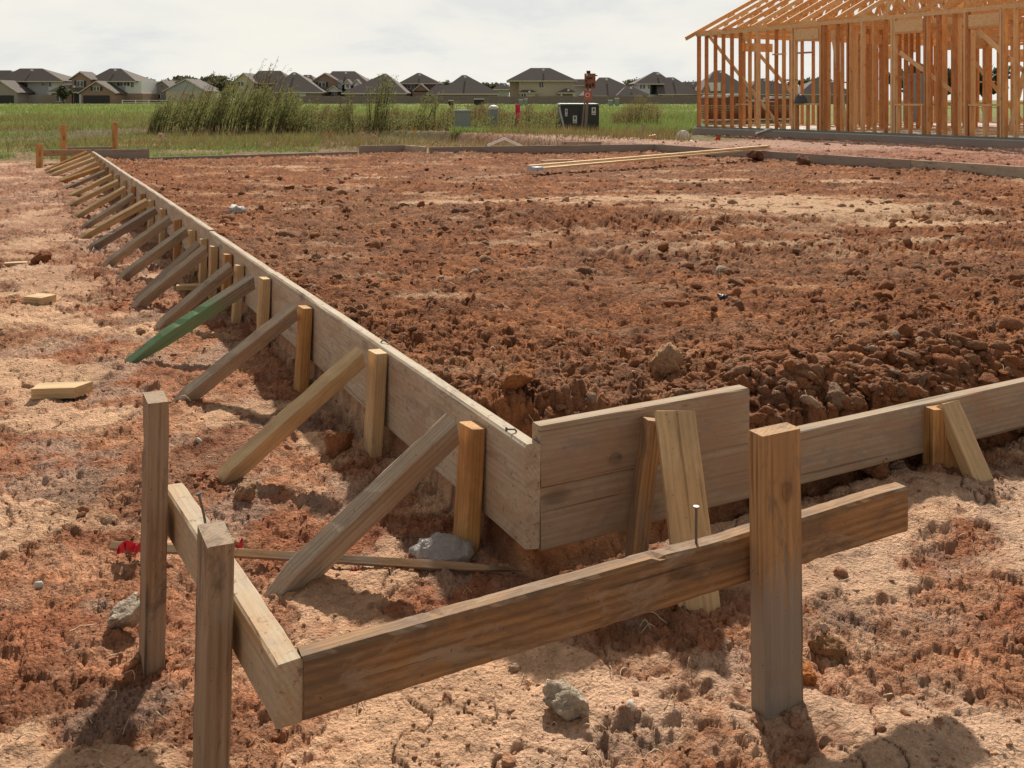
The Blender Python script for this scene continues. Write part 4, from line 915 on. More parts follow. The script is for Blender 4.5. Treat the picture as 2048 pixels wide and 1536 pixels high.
mb = MB(); cc = Vector(((1838-1024)/F*44, 44, 0))
for k in range(18): mb.box((k*.075-.68, .02*(k % 2), 1.15), (.075, .03, 2.3))
o = mb.build('metal_panel', M['corr'], loc=None); o.location = cc; tag(o, 'blue grey corrugated metal panel standing behind the frame', 'metal panel')
# caulk tube on slab edge
M['white'] = plain('white_plastic', (.78, .77, .74), .45, .06, 10)
mb = MB(); a = hp(t_of_px(1522), -.17, HZ-.10); b_ = hp(t_of_px(1548), -.10, HZ+.05); mb.tube([a, b_], .028, 10); mb.tube([b_, b_+(b_-a).normalized()*.09], [.008, .004], 8)
o = mb.build('caulk_tube', M['white'], loc=a); tag(o, 'white tube leaning on the slab edge of the house frame', 'tube')

# ------------------------------------------------------------ things on the verge behind the slab
M['util'] = plain('utility_green_grey', (.27, .32, .27), .5, .12, 5)
def at_ground(px, Y): x = (px-1024)/F*Y; return Vector((x, Y, gz(x, Y)))
c = at_ground(925, 25.2); root = empty('utility_pedestal', c, R(8))
mb = MB(); mb.box((0, 0, .27), (.40, .34, .56)); mb.build('cabinet', M['util'], root, bevel=.02); mb = MB(); mb.box((0, 0, .56), (.43, .37, .06)); mb.build('lid', M['util'], root, bevel=.015)
mb = MB(); mb.box((.0, -.173, .46), (.13, .006, .05)); mb.box((.02, -.173, .2), (.09, .006, .07)); mb.build('plate', M['corr'], root); mb = MB(); mb.box((0, 0, -.02), (.46, .4, .08)); mb.build('base', M['black'], root)
tag(root, 'squat grey green utility cabinet left of the round pedestal', 'utility cabinet')
c = at_ground(987, 27); root = empty('utility_pedestal', c); mb = MB()
mb.tube([(0, 0, .05), (0, 0, .14), (0, 0, .16), (0, 0, .74)], [.175, .165, .125, .125], 20); mb.build('body', M['util'], root, smooth=False)
mb = MB(); mb.tube([(0, 0, .72), (0, 0, .78), (0, 0, .82), (0, 0, .84)], [.145, .145, .10, .03], 20); mb.build('cap', plain('pale_cap', (.62, .63, .60), .5), root)
mb = MB(); mb.tube([(0, 0, -.05), (0, 0, .05)], [.21, .2], 20); mb.build('base', M['util'], root); mb = MB(); mb.box((.07, -.11, .6), (.05, .02, .1)); mb.build('plate', M['corr'], root)
tag(root, 'tall round grey green utility pedestal with a pale cap', 'utility pedestal')
# transformer
M['trans'] = plain('dark_green_metal', (.045, .052, .045), .45, .15, 4); M['stick'] = plain('sticker_white', (.68, .68, .66), .5, .05)
c = at_ground(1156, 28.5); root = empty('transformer_box', c, R(3))
mb = MB(); mb.box((0, 0, .42), (1.12, .95, .84)); mb.build('body', M['trans'], root, bevel=.02)
mb = MB(); mb.hull8([(-.59, -.51, .83), (.59, -.51, .83), (.59, .52, .84), (-.59, .52, .84)], [(-.57, -.48, .875), (.57, -.48, .875), (.57, .48, .89), (-.57, .48, .89)]); mb.build('lid', plain('pale_green_lid', (.17, .20, .17), .5), root, bevel=.01)
for (x_, z_, w_, h_) in ((-.40, .62, .07, .22), (-.15, .42, .12, .22), (.40, .66, .12, .22)):
    mb = MB(); mb.box((x_, -.488, z_), (w_, .02, h_)); mb.box((x_, -.4995, z_+.04), (w_*.35, .004, h_*.35), 1); mb.box((x_, -.4995, z_-.07), (w_*.7, .004, .015), 1); mb.build('warning_sticker', [M['stick'], M['black']], root)
mb = MB(); mb.bar((-.012, -.485, .03), (-.012, -.485, .80), .012, .01, (1, 0, 0)); mb.build('door_seam', M['black'], root)
tag(root, 'large dark green transformer box with three white stickers', 'transformer')
a = at_ground(1133, 26.8); mb = MB(); top = P(1118, 214, 26.9); mb.tube([a-Vector((0, 0, .1)), top], .028, 8); o = mb.build('leaning_pole', plain('galvanised', (.50, .50, .48), .5, .1), loc=a); tag(o, 'thin pale pole leaning to the left before the transformer', 'pole')
# sign post
M['signw'] = plain('sign_orange', (.30, .12, .06), .7, .3, 10); 
c = at_ground(1168, 25.6); root = empty('sign_post', c); zt = lambda py: H-(py-HOR)/F*25.6-c.z
X = lambda px: (px-1168)/F*25.6
mb = MB(); mb.bar((X(1170), .05, -.2), (X(1178), .05, zt(145)), .07, .06, (1, 0, 0)); mb.build('post', M['dkgrey'], root)
mb = MB(); mb.bar((X(1162), .10, -.1), (X(1170), .06, zt(200)), .04, .03, (1, 0, 0)); mb.build('support', M['dkgrey'], root)
mb = MB(); mb.box((X(1180), 0, (zt(147)+zt(177))/2), (X(1191)-X(1169), .03, zt(147)-zt(177))); mb.build('panel', M['signw'], root)
mb = MB(); mb.box((X(1176), 0, (zt(179)+zt(201))/2), (X(1184)-X(1168), .03, zt(179)-zt(201))); mb.build('panel', plain('sign_red', (.50, .17, .12), .7, .2, 10), root)
mb = MB()
for (x0, x1, y0, y1) in ((1173, 1185, 155, 158), (1172, 1176, 167, 175), (1178, 1182, 168, 176), (1184, 1188, 166, 173), (1171, 1174, 160, 163), (1177, 1179, 176.5, 177)):
    mb.box(((X(x0)+X(x1))/2, -.02, (zt(y0)+zt(y1))/2), (X(x1)-X(x0), .008, abs(zt(y0)-zt(y1))))
mb.build('marks', M['black'], root)
mb = MB(); mb.box((X(1173.5), -.021, zt(149.5)), (.05, .006, .05)); mb.tube([(X(1175), -.016, zt(190)), (X(1175), -.024, zt(190))], .06, 14); mb.tube([(X(1175), -.025, zt(190)), (X(1175), -.03, zt(190))], .035, 14, 1); mb.box((X(1180), -.02, zt(180)), (.04, .006, .03)); mb.build('marks', [M['stick'], M['ribbon']], root)
mb = MB(); mb.box((X(1177), .02, zt(144.0)), (.10, .08, .07)); mb.bar((X(1185), .0, zt(150)), (X(1195), 0, zt(151.5)), .03, .02); mb.build('bracket', M['black'], root)
tag(root, 'wooden post with two small orange signs before the transformer', 'sign post')
a = at_ground(1174, 22.5); o = timber('wooden_stake', P(1175, 268, 22.5), a-Vector((0, 0, .1)), .07, .04, (1, 0, 0), M['amber'], n=4); tag(o, 'short orange stake at the foot of the sign post', 'stake')
for (px, pt, Y, lb) in ((1252, 250, 22.2, 'left one of two thin stakes on the pale spoil'), (1283, 250, 21.5, 'right one of two thin stakes on the pale spoil')):
    a = at_ground(px, Y); o = timber('wooden_stake', P(px+3, pt, Y), a-Vector((0, 0, .1)), .05, .03, (1, 0, 0), M['grey'], n=4); tag(o, lb, 'stake')
# pink flagged lath
a = at_ground(1032, 26.2); root = empty('survey_lath', a); timber('lath', P(1033, 208, 26.2), a-Vector((0, 0, .1)), .05, .02, (1, 0, 0), M['grey'], root, n=4)
M['pink'] = plain('hot_pink_ribbon', (.75, .06, .16), .5, .2)
mb = MB(); t0 = P(1033, 209, 26.15)-a; 
for k in range(3): mb.poly([t0+Vector((-.035+k*.03, -.02*k, 0)), t0+Vector((.035+k*.03, .01-.02*k, 0)), t0+Vector((.05+k*.03, .03, -.48+k*.06)), t0+Vector((-.02+k*.03, -.03, -.42+k*.05))])
mb.build('ribbon', M['pink'], root); tag(root, 'thin survey lath with a long hot pink ribbon', 'survey stake')
# marking flags
def flag(px, py, Y, colr, lb, s=.11, rot=0.3):
    a = at_ground(px-3, Y); tp = P(px, py, Y); root = empty('marking_flag', a); mb = MB(); mb.tube([(0, 0, -.05), tuple(tp-a)], .004, 5); mb.build('wire', M['metal'], root)
    q0 = tp-a; c_, s_ = math.cos(rot)*s, math.sin(rot)*s; mb = MB(); mb.hull8([q0+Vector((0, -.003, 0)), q0+Vector((c_, -.003, -s_)), q0+Vector((c_, .003, -s_)), q0+Vector((0, .003, 0))],
        [q0+Vector((s_, -.003, c_)), q0+Vector((c_+s_, -.003+.02, c_-s_)), q0+Vector((c_+s_, .003+.02, c_-s_)), q0+Vector((s_, .003, c_))]); mb.build('flag', colr, root)
    mb = MB(); mb.box(q0+Vector(((c_+s_)/2, -.006, (c_-s_)/2)), (s*.3, .004, s*.3)); 
    if colr is M['fpink']: mb.build('mark', M['pink'], root)
    tag(root, lb, 'marking flag', 'small wire marking flags on the verge')
M['fpink'] = plain('pale_pink_flag', (.80, .52, .50), .5, .12); M['forange'] = plain('orange_flag', (.85, .16, .03), .5, .1); M['fyellow'] = plain('yellow_flag', (.75, .42, .03), .5, .1); M['fred'] = plain('red_flag', (.80, .04, .02), .5, .1)
flag(313, 274, 22.4, M['fpink'], 'pale pink flag, upper left of the pair by the tall weeds', .13, .5); flag(325, 285, 21.6, M['fpink'], 'pale pink flag, lower right of the pair by the tall weeds', .13, .6)
flag(653, 270, 23.8, M['forange'], 'small orange flag in front of the middle weeds', .09, .8); flag(718, 268, 23, M['fpink'], 'pale pink flag leaning left of the tallest dark stalks', .12, 1.0)
flag(740, 275, 22.6, M['fpink'], 'pale pink flag just right of the leaning pink flag', .12, .6); flag(825, 266, 24, M['fyellow'], 'small yellow flag in the weeds left of the cabinet', .08)
flag(1036, 253, 25, M['forange'], 'orange flag low beside the pink ribbon lath', .08, .9); flag(1142, 264, 25.5, M['fred'], 'red flag against the transformer left of the sign post', .10)
flag(1430, 281, 22, M['fred'], 'bright red flag near the corner of the house slab', .11)
c = at_ground(1304, 19.6); mb = MB(); mb.tube([c+Vector((-.05, 0, .06)), c+Vector((.07, -.02, .07))], [.045, .055], 12); o = mb.build('red_cup', M['fred'], loc=c); tag(o, 'red cup lying on its side on the pale spoil', 'cup')
c = at_ground(1366, 21.5); mb = MB(); mb.tube([c+Vector((0, .0, .12)), c+Vector((0, -.05, .13)), c+Vector((0, -.06, .13))], [.145, .145, .12], 20); o = mb.build('bucket_lid', M['white'], loc=c); tag(o, 'round white bucket lid standing on edge by the slab corner', 'lid')
c = at_ground(1382, 21); v, f, k = lump_set(np.zeros(1), np.zeros(1), np.zeros(1), np.array([.09]), 2, 77, .7, .1); o = newobj('pebble', np_mesh('pebble', v, f), M['stone']); o.location = c; tag(o, 'grey stone right of the white bucket lid', 'stone')
# white pipe bent like a roof
mb = MB(); a, m_, b_ = P(975, 291, 16.6), P(1009, 277, 16.6), P(1043, 292, 16.7); mb.bar(a, m_, .045, .04, (0, 0, 1)); mb.bar(m_+Vector((.0, .001, 0)), b_, .045, .04, (0, 0, 1)); o = mb.build('white_pipe', M['white'], loc=m_); tag(o, 'white pipe bent in a shallow peak behind the far form', 'pipe')
o = timber('loose_board', P(1122, 287, 17.4), P(1285, 286, 18.0), .06, .038, (0, 0, 1), M['formb'], n=8); tag(o, 'grey board lying behind the far form below the sign post', 'board')

# ------------------------------------------------------------ weeds and grass
def leaf_mat(name, c1, c2, c3):
    m, n, b = mat(name); co = n.node('ShaderNodeNewGeometry').outputs['Position']; f = n.noise(co, 2.2, 3); f2 = n.noise(co, 14, 2)
    k = n.math('ADD', n.math('MULTIPLY', f, .6), n.math('MULTIPLY', f2, .4)); n.l.new(n.ramp(k, [(.32, c1), (.5, c2), (.68, c3)]), b.inputs['Base Color'])
    b.inputs['Roughness'].default_value = .6; b.inputs['Specular IOR Level'].default_value = .2
    tr = n.node('ShaderNodeBsdfTranslucent'); n.l.new(n.ramp(k, [(.3, [v*1.2 for v in c2]), (.7, [v*1.2 for v in c3])]), tr.inputs[0])
    mx = n.node('ShaderNodeMixShader', ins={0: .4}); n.l.new(b.outputs[0], mx.inputs[1]); n.l.new(tr.outputs[0], mx.inputs[2])
    n.l.new(mx.outputs[0], [x for x in n.n if x.type == 'OUTPUT_MATERIAL'][0].inputs[0]); return m
M['leaf'] = leaf_mat('weed_leaf', (.06, .075, .025), (.125, .155, .048), (.28, .25, .10)); M['stem'] = plain('weed_stem', (.11, .07, .04), .9, .3)
M['leafb'] = leaf_mat('brown_weed_leaf', (.075, .060, .025), (.145, .115, .045), (.25, .20, .08)); M['grass'] = leaf_mat('grass_blade', (.10, .13, .035), (.16, .21, .055), (.25, .27, .08))
M['lgreen'] = leaf_mat('low_green_leaf', (.09, .12, .035), (.14, .20, .05), (.24, .29, .09))
def tri_mesh(name, V, mi):
    V = np.asarray(V, np.float32).reshape(-1, 3); return np_mesh(name, V, np.arange(len(V)).reshape(-1, 3), midx=mi)
def weeds(name, bases, hts, seed, lean=(.22, .0), leaves=34, width=.12, stem_w=.008, mats=('leaf', 'stem'), plume=.0, loc=None, leafsize=(.04, .10)):
    g = np.random.default_rng(seed); T = []; mi = []
    for (x, y, z), h in zip(bases, hts):
        ln = np.array([lean[0]+g.normal()*.07, lean[1]+g.normal()*.07]); sp_ = lambda u: np.array([x+ln[0]*h*u**1.4, y+ln[1]*h*u**1.4, z+h*u*(1-.06*u)])
        for k in range(4):
            a, b = sp_(k/4), sp_((k+1)/4); w = stem_w*(1-.7*k/4)
            for dv in (np.array([w, 0, 0]), np.array([0, w, 0])): T += [a-dv, a+dv, b]; mi.append(1)
            T += [a+np.array([w, 0, 0]), b+np.array([w*.7, 0, 0]), b-np.array([w*.7, 0, 0])]; mi.append(1)
        nl = int(leaves*(.7+.6*g.random()))
        for k in range(nl):
            u = g.random()**.55*.85+.15; c = sp_(u); a = g.uniform(0, 6.28); L = g.uniform(*leafsize)*(1.25-.5*u)
            spread = width*(.35+.65*math.sin(math.pi*min(1, u*.95)))*g.random()
            o_ = c+np.array([math.cos(a)*spread+ln[0]*.1, math.sin(a)*spread, spread*.5]); d = np.array([math.cos(a)*.6+lean[0]*1.6, math.sin(a)*.6, g.uniform(.2, 1.1)]); d /= np.linalg.norm(d)
            sdv = np.cross(d, g.normal(size=3)); sdv /= np.linalg.norm(sdv)+1e-6; ww = L*.14
            T += [o_-sdv*ww, o_+sdv*ww, o_+d*L]; mi.append(0)
    me = tri_mesh(name, np.array(T)-(np.array(loc) if loc is not None else 0), mi); o = newobj(name, me, [M[m] for m in mats])
    if loc is not None: o.location = loc
    return o
def bases(n, px0, px1, y0, y1, seed, hfun):
    g = np.random.default_rng(seed); px = g.uniform(px0, px1, n); Y = g.uniform(y0, y1, n); X = (px-1024)/F*Y; z = ground(X, Y)-.02
    return list(zip(X, Y, z)), [max(.1, hfun(p_)*g.uniform(.6, 1.08)*(.72+.5*float(vn(np.array([p_/17.0]), np.array([seed*1.0]), 3)[0]))) for p_ in px]
# the dense stand on the left (reads as one mass)
prof = lambda px: float(np.interp(px, [285, 310, 360, 420, 470, 520, 545, 580, 640], [.75, 1.0, 1.35, 1.4, 1.5, 1.65, 1.3, .95, .7]))
b_, h_ = bases(330, 295, 600, 25.5, 29.5, 31, prof); o = weeds('tall_weeds', b_, h_, 32, (.30, 0), 58, .15, .013, leafsize=(.05, .13)); tag(o, 'dense stand of tall green and brown weeds leaning right', 'weeds', kind='stuff')
b_, h_ = bases(520, 560, 915, 27, 31, 33, lambda p_: .62+.25*math.sin(p_*.05)); o = weeds('low_weeds', b_, h_, 34, (.12, 0), 34, .12, .007, ('leafb', 'stem')); tag(o, 'band of low brown and green weeds behind the verge', 'weeds', kind='stuff')
b_, h_ = bases(380, 600, 1115, 25.5, 29, 35, lambda p_: .50); o = weeds('green_weeds', b_, h_, 36, (.08, 0), 30, .12, .006); tag(o, 'low green weeds along the verge edge', 'weeds', kind='stuff')
b_, h_ = bases(420, 930, 1120, 30, 36, 37, lambda p_: .8); o = weeds('brown_weeds', b_, h_, 38, (.05, 0), 34, .12, .006, ('leafb', 'stem')); tag(o, 'brown weeds behind the round pedestal and transformer', 'weeds', kind='stuff')
b_, h_ = bases(95, 315, 625, 25.8, 29, 131, lambda p_: prof(p_)*1.22); o = weeds('seeding_weeds', b_, h_, 132, (.28, 0), 40, .06, .011, ('leafb', 'stem')); tag(o, 'taller seeding weed stalks rising out of the dense stand', 'weeds', kind='stuff')
for (px, w, h, n_, lb, ms, lean) in [(668, 26, 1.1, 9, 'single leaning clump of thin weeds right of the dense stand', ('leaf', 'stem'), .45), (615, 18, 1.0, 8, 'short straight weed clump beside the dense stand', ('leaf', 'stem'), .1),
                                 (700, 14, 1.2, 6, 'slim upright weed stalks between two clumps', ('leafb', 'stem'), .05), (762, 34, 1.45, 26, 'tallest clump of dark bare stalks with feathery tops', ('leaf', 'stem'), .12),
                                 (735, 14, 1.15, 6, 'few green stalks left of the tallest dark clump', ('leaf', 'stem'), .1), (840, 30, 1.15, 12, 'feathery green clump leaning right, left of the cabinet', ('leaf', 'stem'), .3),
                                 (868, 8, 1.0, 3, 'thin dark stalk pair above the cabinet', ('leafb', 'stem'), .02), (906, 8, 1.05, 3, 'thin dark stalks directly left of the pedestal', ('leafb', 'stem'), .05),
                                 (1055, 8, 1.0, 3, 'lone dark stem right of the pink ribbon lath', ('leaf', 'stem'), .0)]:
    b_, h_ = bases(n_, px-w/2, px+w/2, 26.3, 27.3, int(px), lambda p_: h); c = Vector(b_[0]); o = weeds('weed_clump', b_, h_, int(px)+1, (lean, 0), 85 if h > 1.5 else 55, .13 if h > 1.1 else .07, .016 if h > 1.5 else .010, ms, loc=tuple(c)); tag(o, lb, 'weed clump', 'single clumps of tall weeds on the verge')
b_, h_ = bases(90, 1225, 1315, 33, 36, 51, lambda p_: .95*math.exp(-((p_-1275)/45)**2)+.25); c = Vector(b_[0]); o = weeds('brown_bush', b_, h_, 52, (.03, 0), 60, .28, .007, ('leafb', 'stem'), loc=tuple(c)); tag(o, 'rounded brown bush right of the transformer', 'bush')
def blades(name, n, region, seed, hmin, hmax, w, material, lb, mask=None):
    g = np.random.default_rng(seed); px0, px1, y0, y1 = region; Y = np.exp(g.uniform(math.log(y0), math.log(y1), n)); X = (g.uniform(px0, px1, n)-1024)/F*Y
    k = sdist(X, Y) < -.15
    if mask is not None: k &= mask(X, Y, g)
    X, Y = X[k], Y[k]; Z = ground(X, Y)-.01; m = len(X); h = g.uniform(hmin, hmax, m)*np.clip(Y/30, .7, 2.2)**.35; a = g.uniform(0, 6.28, m); wd = w*np.clip(Y/25, .8, 5)
    T = np.zeros((m, 3, 3)); T[:, 0] = np.stack([X-np.cos(a)*wd, Y-np.sin(a)*wd, Z], 1); T[:, 1] = np.stack([X+np.cos(a)*wd, Y+np.sin(a)*wd, Z], 1)
    T[:, 2] = np.stack([X+g.normal(size=m)*h*.45+.12*h, Y+g.normal(size=m)*h*.3, Z+h], 1)
    o = newobj(name, np_mesh(name, T.reshape(-1, 3), np.arange(m*3).reshape(-1, 3)), material); tag(o, lb, 'grass', kind='stuff')
hs = lambda X: (X < 4.6)
blades('field_grass', 60000, (-80, 1400, 30, 150), 61, .10, .30, .012, M['grass'], 'green grass covering the open field', lambda X, Y, g: (g.random(len(X)) < ss(.35, .6, fbm(X*.3, Y*.2, 3, 62))+.15) & ((X < 5.2) | (Y > 42)))
blades('brown_grass', 42000, (-80, 1380, 18, 55), 63, .10, .34, .009, M['leafb'], 'brown dry grass at the front of the field', lambda X, Y, g: (g.random(len(X)) < ss(.42, .6, fbm(X*.4+5, Y*.3, 3, 64))+.1) & ((X < 4.6) | (Y > 44)))
blades('low_green_cover', 36000, (-60, 640, 14.6, 27), 65, .04, .13, .013, M['lgreen'], 'low bright green weeds creeping over the red soil', lambda X, Y, g: (g.random(len(X)) < ss(.44, .60, fbm(X*.75+1, Y*.6, 3, 66))) & ((X < -4.9)|(Y > 17.5)))
blades('verge_grass', 16000, (900, 1260, 22.5, 28.5), 67, .06, .20, .012, M['lgreen'], 'short green grass around the utility boxes', lambda X, Y, g: g.random(len(X)) < ss(.36, .52, fbm(X*.5+8, Y*.4, 3, 68)))
blades('lot_grass', 14000, (1195, 1400, 29, 60), 69, .10, .30, .014, M['lgreen'], 'bright grass between the transformer and the house frame', lambda X, Y, g: g.random(len(X)) < ss(.38, .5, fbm(X*.4, Y*.3, 3, 70)))

# ------------------------------------------------------------ houses far behind
M['roof'] = plain('dark_shingles', (.12, .095, .083), .9, .18, .8); M['roof2'] = plain('brown_shingles', (.115, .09, .08), .9, .18, .8)  # shingle tones lightened and warmed, distance haze put into the colour
M['wallgrey'] = plain('grey_siding', (.46, .46, .46), .8, .08, 1); M['wallwhite'] = plain('white_siding', (.80, .80, .77), .8, .06, 1); M['walltan'] = plain('tan_siding', (.62, .52, .38), .8, .08, 1)
M['brickw'] = plain('house_brick', (.36, .235, .18), .9, .2, 2); M['brickg'] = plain('grey_brick', (.38, .32, .285), .9, .2, 2)
M['glass'] = plain('window_glass', (.05, .06, .07), .15, .1, 1, spec=.6); M['trim'] = plain('white_trim', (.8, .8, .77), .7, .05, 1); M['gar'] = plain('dark_garage_door', (.06, .05, .048), .7, .15, 1)
M['cream'] = plain('cream_trim', (.66, .58, .47), .7, .05, 1)
HY = 185.0; mpp = HY/F; BZ = .30
def zz(py, Y=HY): return H-(py-HOR)/F*Y
class House:
    def __init__(s, px, lb, Y=HY, name='house'):
        s.Y = Y; s.o = empty(name, ((px-1024)/F*Y, Y, BZ)); s.px = px; tag(s.o, lb, 'house', 'houses along the far side of the field')
    def X(s, px): return (px-s.px)/F*s.Y
    def Z(s, py): return zz(py, s.Y)-BZ
    def fin(s, mb, n, m): return mb.build(n, m, s.o)
    def wall(s, x0, x1, yt, d0, d1, m, yb=None):
        mb = MB(); z0 = -.6 if yb is None else s.Z(yb)
        mb.hull8([(s.X(x0), d0, z0), (s.X(x1), d0, z0), (s.X(x1), d1, z0), (s.X(x0), d1, z0)], [(s.X(x0), d0, s.Z(yt)), (s.X(x1), d0, s.Z(yt)), (s.X(x1), d1, s.Z(yt)), (s.X(x0), d1, s.Z(yt))]); return s.fin(mb, 'wall', m)
    def hip(s, x0, x1, ye, yr, r0, r1, d0, d1, m=None, rd=None):
        """ridge runs left-right between r0 and r1"""
        m = m or M['roof']; mb = MB(); ze, zr = s.Z(ye), s.Z(yr); dm = min((d0+d1)/2, d0+(zr-ze)/.72) if rd is None else rd; e = .12
        a, b, c, d = (s.X(x0), d0, ze), (s.X(x1), d0, ze), (s.X(x1), d1, ze), (s.X(x0), d1, ze); p, q_ = (s.X(r0), dm, zr), (s.X(r1), dm, zr)
        if abs(r1-r0) < .5: mb.poly([a, b, p]); mb.poly([b, c, p]); mb.poly([c, d, p]); mb.poly([d, a, p])
        else: mb.poly([a, b, q_, p]); mb.poly([b, c, q_]); mb.poly([c, d, p, q_]); mb.poly([d, a, p])
        lo = lambda v: (v[0], v[1], v[2]-.22)
        for u, v in ((a, b), (b, c), (c, d), (d, a)): mb.poly([lo(u), lo(v), v, u])
        mb.poly([lo(d), lo(c), lo(b), lo(a)]); o = s.fin(mb, 'roof', m)
        mb = MB(); mb.bar((s.X(x0), d0-.03, ze-.12), (s.X(x1), d0-.03, ze-.12), .2, .05); f = s.fin(mb, 'fascia', M['cream']); f.parent = o
        vx = s.X(r0+(r1-r0)*.6+2); mb = MB(); mb.box((vx, dm-1.0, zr-.35), (.35, .3, .35)); f = s.fin(mb, 'vent', M['trim']); f.parent = o
        return o
    def gable(s, x0, x1, ye, xa, ya, d0, d1, wm, m=None):
        """gable facing the camera"""
        m = m or M['roof']; zt = s.Z(ye); za = s.Z(ya); mb = MB()
        mb.poly([(s.X(x0), d0, zt), (s.X(x1), d0, zt), (s.X(xa), d0, za)]); mb.poly([(s.X(x1), d0+.2, zt), (s.X(x0), d0+.2, zt), (s.X(xa), d0+.2, za)]); s.fin(mb, 'gable_wall', wm)
        mb = MB(); 
        for (xa_, xb_) in ((x0, xa), (x1, xa)):
            sg = -1 if xa_ == x0 else 1
            a = (s.X(xa_)+sg*.3, d0-.3, zt-.12); b = (s.X(xb_), d0-.3, za+.08); c = (s.X(xb_), d1, za+.08); d = (s.X(xa_)+sg*.3, d1, zt-.12)
            up = lambda v: (v[0], v[1], v[2]+.18); mb.hull8([a, b, c, d], [up(a), up(b), up(c), up(d)])
        r_ = s.fin(mb, 'roof', m); mb = MB(); mb.bar((s.X(x0)-.3, d0-.34, zt-.05), (s.X(xa), d0-.34, za+.13), .16, .05); mb.bar((s.X(x1)+.3, d0-.345, zt-.05), (s.X(xa), d0-.345, za+.13), .16, .05); f = s.fin(mb, 'fascia', M['cream']); f.parent = r_
    def win(s, x0, x1, y0, y1, d, shut=False):
        mb = MB(); xa, xb = s.X(x0), s.X(x1); z0, z1 = s.Z(y1), s.Z(y0); mb.box(((xa+xb)/2, d-.04, (z0+z1)/2), (xb-xa, .08, z1-z0)); w = s.fin(mb, 'window', M['trim'])
        mb = MB(); hw = (xb-xa)/2
        for k in (0, 1): mb.box((xa+hw*(k+.5), d-.09, (z0+z1)/2), (hw*.78, .03, (z1-z0)*.86))
        p_ = s.fin(mb, 'pane', M['glass']); p_.parent = w
        if shut:
            for sx in (xa-.28, xb+.28): mb = MB(); mb.box((sx, d-.04, (z0+z1)/2), (.38, .07, z1-z0)); s.fin(mb, 'shutter', M['gar'])
    def door(s, x0, x1, y0, d, m='gar', nm='garage_door'):
        mb = MB(); z1 = s.Z(y0); mb.box(((s.X(x0)+s.X(x1))/2, d-.03, (z1-.3)/2), (s.X(x1)-s.X(x0), .1, z1+.3)); s.fin(mb, nm, M[m])
h = House(60, 'grey two storey house with front garage at the far left', HY)
h.wall(55, 97, 161, 0, 10, M['wallgrey']); h.wall(97, 127, 162, 0, 10, M['wallwhite']); h.hip(-8, 131, 162, 136, 27, 72, -1, 11); h.win(84, 90, 163, 172, 0); h.win(98, 103, 163, 174, 0)  # white right part puts the sunlit side of the grey house into the colour
h.wall(2, 66, 186, -6, 0, M['brickg']); h.gable(-2, 68, 186, 35, 164, -6, 1, M['brickg'], M['roof2']); h.door(7, 60, 191, -6); h.wall(66, 110, 190, -2, 2, M['brickg']); h.wall(-8, 54, 163, 1, 10, M['brickg'])
h = House(-28, 'grey brick house cut by the left edge of the photo', HY+4); h.wall(-70, 2, 165, 0, 10, M['brickg']); h.hip(-75, 34, 161, 140, -60, 12, -1, 11, M['roof2']); h.win(-4, 0, 166, 175, 0); h.wall(2, 30, 163, 1, 10, M['brickg'])
h = House(222, 'brick and white two storey house with shuttered dormer and garage', HY)
h.wall(190, 251, 163, 0, 10, M['wallgrey']); h.wall(251, 283, 162, .0, 9, M['wallwhite'], 187); h.wall(240, 287, 187, -.3, 9.5, M['brickw']); h.hip(176, 276, 162, 136, 209, 231, -1, 11); h.gable(183, 253, 187, 216, 165, -5, 1, M['brickw']); h.wall(186, 251, 187, -5, 0, M['brickw'])
h.door(190, 241, 191, -5); h.win(209, 222, 174, 182, -5, True); h.win(240, 254, 162, 172, 0, True); h.win(262, 268, 163, 175, 0)
h.wall(158, 194, 160, -3, 1, M['brickw']); h.gable(155, 196, 160, 175, 146, -3, 2, M['brickw'], M['roof2']); h.win(168, 181, 162, 174, -3, True); h.wall(118, 160, 184, -3, 3, M['brickw']); h.hip(114, 200, 184, 170, 135, 180, -4, 4); h.win(124, 145, 190, 203, -3); h.door(163, 178, 188, -3.05, nm='front_door'); h.wall(178, 183, 186, -4.2, -3.9, M['trim'])
h = House(318, 'small grey gabled house beside the white fence', HY+8); h.wall(298, 345, 176, 0, 9, M['brickg']); h.gable(296, 340, 176, 325, 163, 0, 8, M['brickg'], M['roof2']); h.hip(296, 395, 176, 154, 350, 370, 4, 14); h.win(322, 327, 170, 175, -.1); h.win(302, 322, 188, 198, 0)
h = House(372, 'pale gabled house half hidden behind the tall weeds', HY+2); h.wall(332, 410, 183, 0, 10, M['walltan']); h.gable(328, 412, 183, 372, 160, 0, 8, M['wallgrey'], M['roof2']); h.win(378, 390, 188, 198, 0)
h = House(505, 'brown roofed house with tan gable behind the dense weeds', HY); h.wall(468, 508, 167, 0, 9, M['walltan']); h.gable(464, 510, 167, 487, 148, 0, 9, M['walltan'], M['roof2']); h.win(475, 488, 163, 173, 0); h.hip(490, 580, 166, 140, 505, 550, 1, 12); h.wall(500, 576, 166, 2, 11, M['brickg'])
h = House(590, 'single storey house with broad dark hip roof', HY-6); h.hip(532, 650, 184, 143, 575, 581, -1, 14); h.wall(540, 642, 184, 0, 13, M['brickg']); h.wall(590, 612, 185, -.2, 1, M['wallwhite']); h.win(592, 600, 190, 201, -.2); h.win(545, 565, 186, 196, 0)
h = House(612, 'distant brown roof just right of the broad hip roof', HY+25); h.hip(592, 632, 166, 149, 603, 617, 0, 12, M['roof2']); h.wall(594, 630, 166, 1, 11, M['brickg'])
